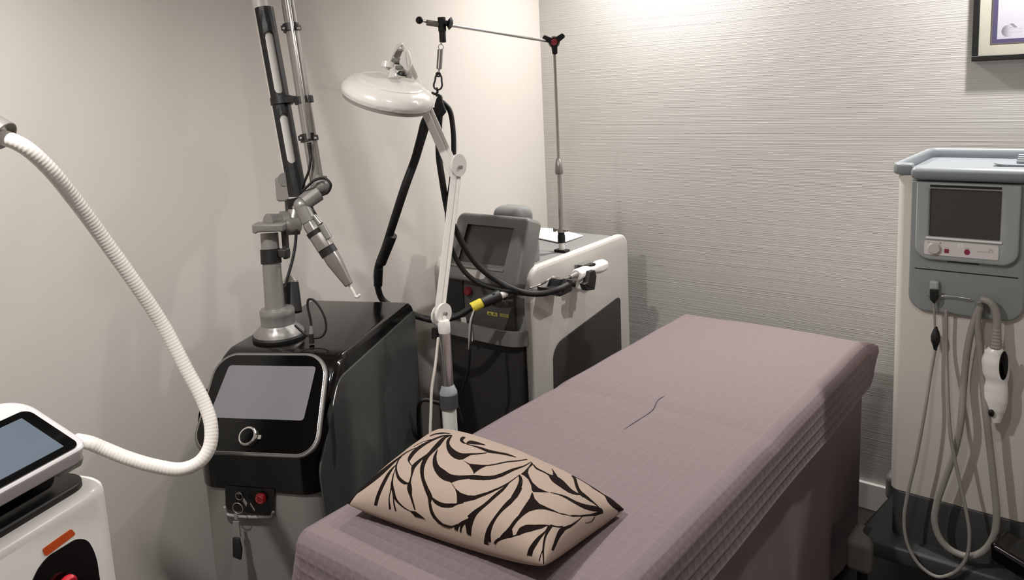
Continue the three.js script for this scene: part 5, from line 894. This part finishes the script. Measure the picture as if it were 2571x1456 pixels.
// ---------------------------------------------------------------- framed certificate
{
  const c0 = onZ(2438, 155, ZB + 0.028), w = 0.46, h = 0.6, x0 = c0.x, y0 = c0.y;
  const g = thing('framed_certificate', 'black framed certificate with cream and purple mat on the wall', 'picture frame', V(x0 + w / 2, y0, ZB));
  const bar = (x, y, ww, hh) => box(x, y, ZB + 0.0145, ww, hh, 0.027, 0.003);
  mk('frame', [bar(x0 + 0.0085, y0 + h / 2, 0.017, h - 0.034), bar(x0 + w - 0.0085, y0 + h / 2, 0.017, h - 0.034), bar(x0 + w / 2, y0 + 0.0085, w, 0.017), bar(x0 + w / 2, y0 + h - 0.0085, w, 0.017)], M.blackMat, g, 'black frame');
  const ring = (i, o, z, t) => { const S = new THREE.Shape(); const R = (q, s) => { s.moveTo(x0 + q, y0 + q); s.lineTo(x0 + w - q, y0 + q); s.lineTo(x0 + w - q, y0 + h - q); s.lineTo(x0 + q, y0 + h - q); s.closePath(); return s; }; R(i, S); S.holes.push(R(o, new THREE.Path())); return extr(S, t, 0).translate(0, 0, ZB + z); };
  mk('mat_board', ring(0.015, 0.046, 0.012, 0.005), std(0xbfbbae, 0.85), g, 'cream mat board');
  mk('fillet', [ring(0.0455, 0.049, 0.011, 0.0045)], std(0x5a544a, 0.4, 0.4), g, 'dark slim fillet');
  mk('fillet_edge', [ring(0.049, 0.0505, 0.0105, 0.005)], M.steel, g, 'bright fillet edge');
  mk('purple_border', ring(0.05, 0.0625, 0.008, 0.004), std(0x4a4468, 0.7), g, 'purple border');
  const pm = std(0xffffff, 0.7); pm.map = canvasTex(670, 950, (x, W2, H2) => {
    x.fillStyle = '#c4c1cc'; x.fillRect(0, 0, W2, H2);
    const cx = 62, cy = H2 - 50, r = 36; const gr = x.createLinearGradient(cx - r, 0, cx + r, 0); gr.addColorStop(0, '#6d6a74'); gr.addColorStop(0.55, '#b9b6c0'); gr.addColorStop(0.85, '#c4c1cc'); x.fillStyle = gr; x.beginPath(); x.arc(cx, cy, r, 0, 7); x.fill();
    x.fillStyle = '#c4c1cc'; x.beginPath(); x.moveTo(cx + 4, cy - 40); x.lineTo(cx + 44, cy - 40); x.lineTo(cx + 44, cy - 12); x.lineTo(cx + 12, cy - 14); x.fill();
    x.fillStyle = '#86838e'; x.beginPath(); x.moveTo(cx + 2, cy - 42); x.lineTo(cx + 20, cy - 42); x.lineTo(cx + 44, cy - 16); x.lineTo(cx + 26, cy - 16); x.closePath(); x.fill(); x.fillRect(cx + 4, cy - 20, 14, 3);
    x.strokeStyle = '#a5a2ad'; x.lineWidth = 2.5; x.beginPath(); x.moveTo(cx, cy - 8); x.lineTo(cx + 70, cy - 10); x.moveTo(cx + 6, cy + 11); x.lineTo(cx + 70, cy + 9); x.stroke();
    x.strokeStyle = '#c2bfca'; x.lineWidth = 3; x.beginPath(); x.moveTo(160, H2 - 176); x.lineTo(430, H2 - 176); x.stroke(); });
  mk('certificate', new THREE.PlaneGeometry(w - 0.12, h - 0.12).translate(x0 + w / 2, y0 + h / 2, ZB + 0.0075), pm, g, 'white certificate with a grey globe mark');
  mk('backing', box(x0 + w / 2, y0 + h / 2, ZB + 0.004, w - 0.01, h - 0.01, 0.005), M.charcoal, g);
  const gl = new THREE.MeshPhysicalMaterial({ color: 0xffffff, roughness: 0.02, transmission: 1, thickness: 0, ior: 1.45, side: THREE.DoubleSide });
  mk('glass', new THREE.PlaneGeometry(w - 0.03, h - 0.03).translate(x0 + w / 2, y0 + h / 2, ZB + 0.021), gl, g, 'clear glass');
}

renderer.render(scene, camera);
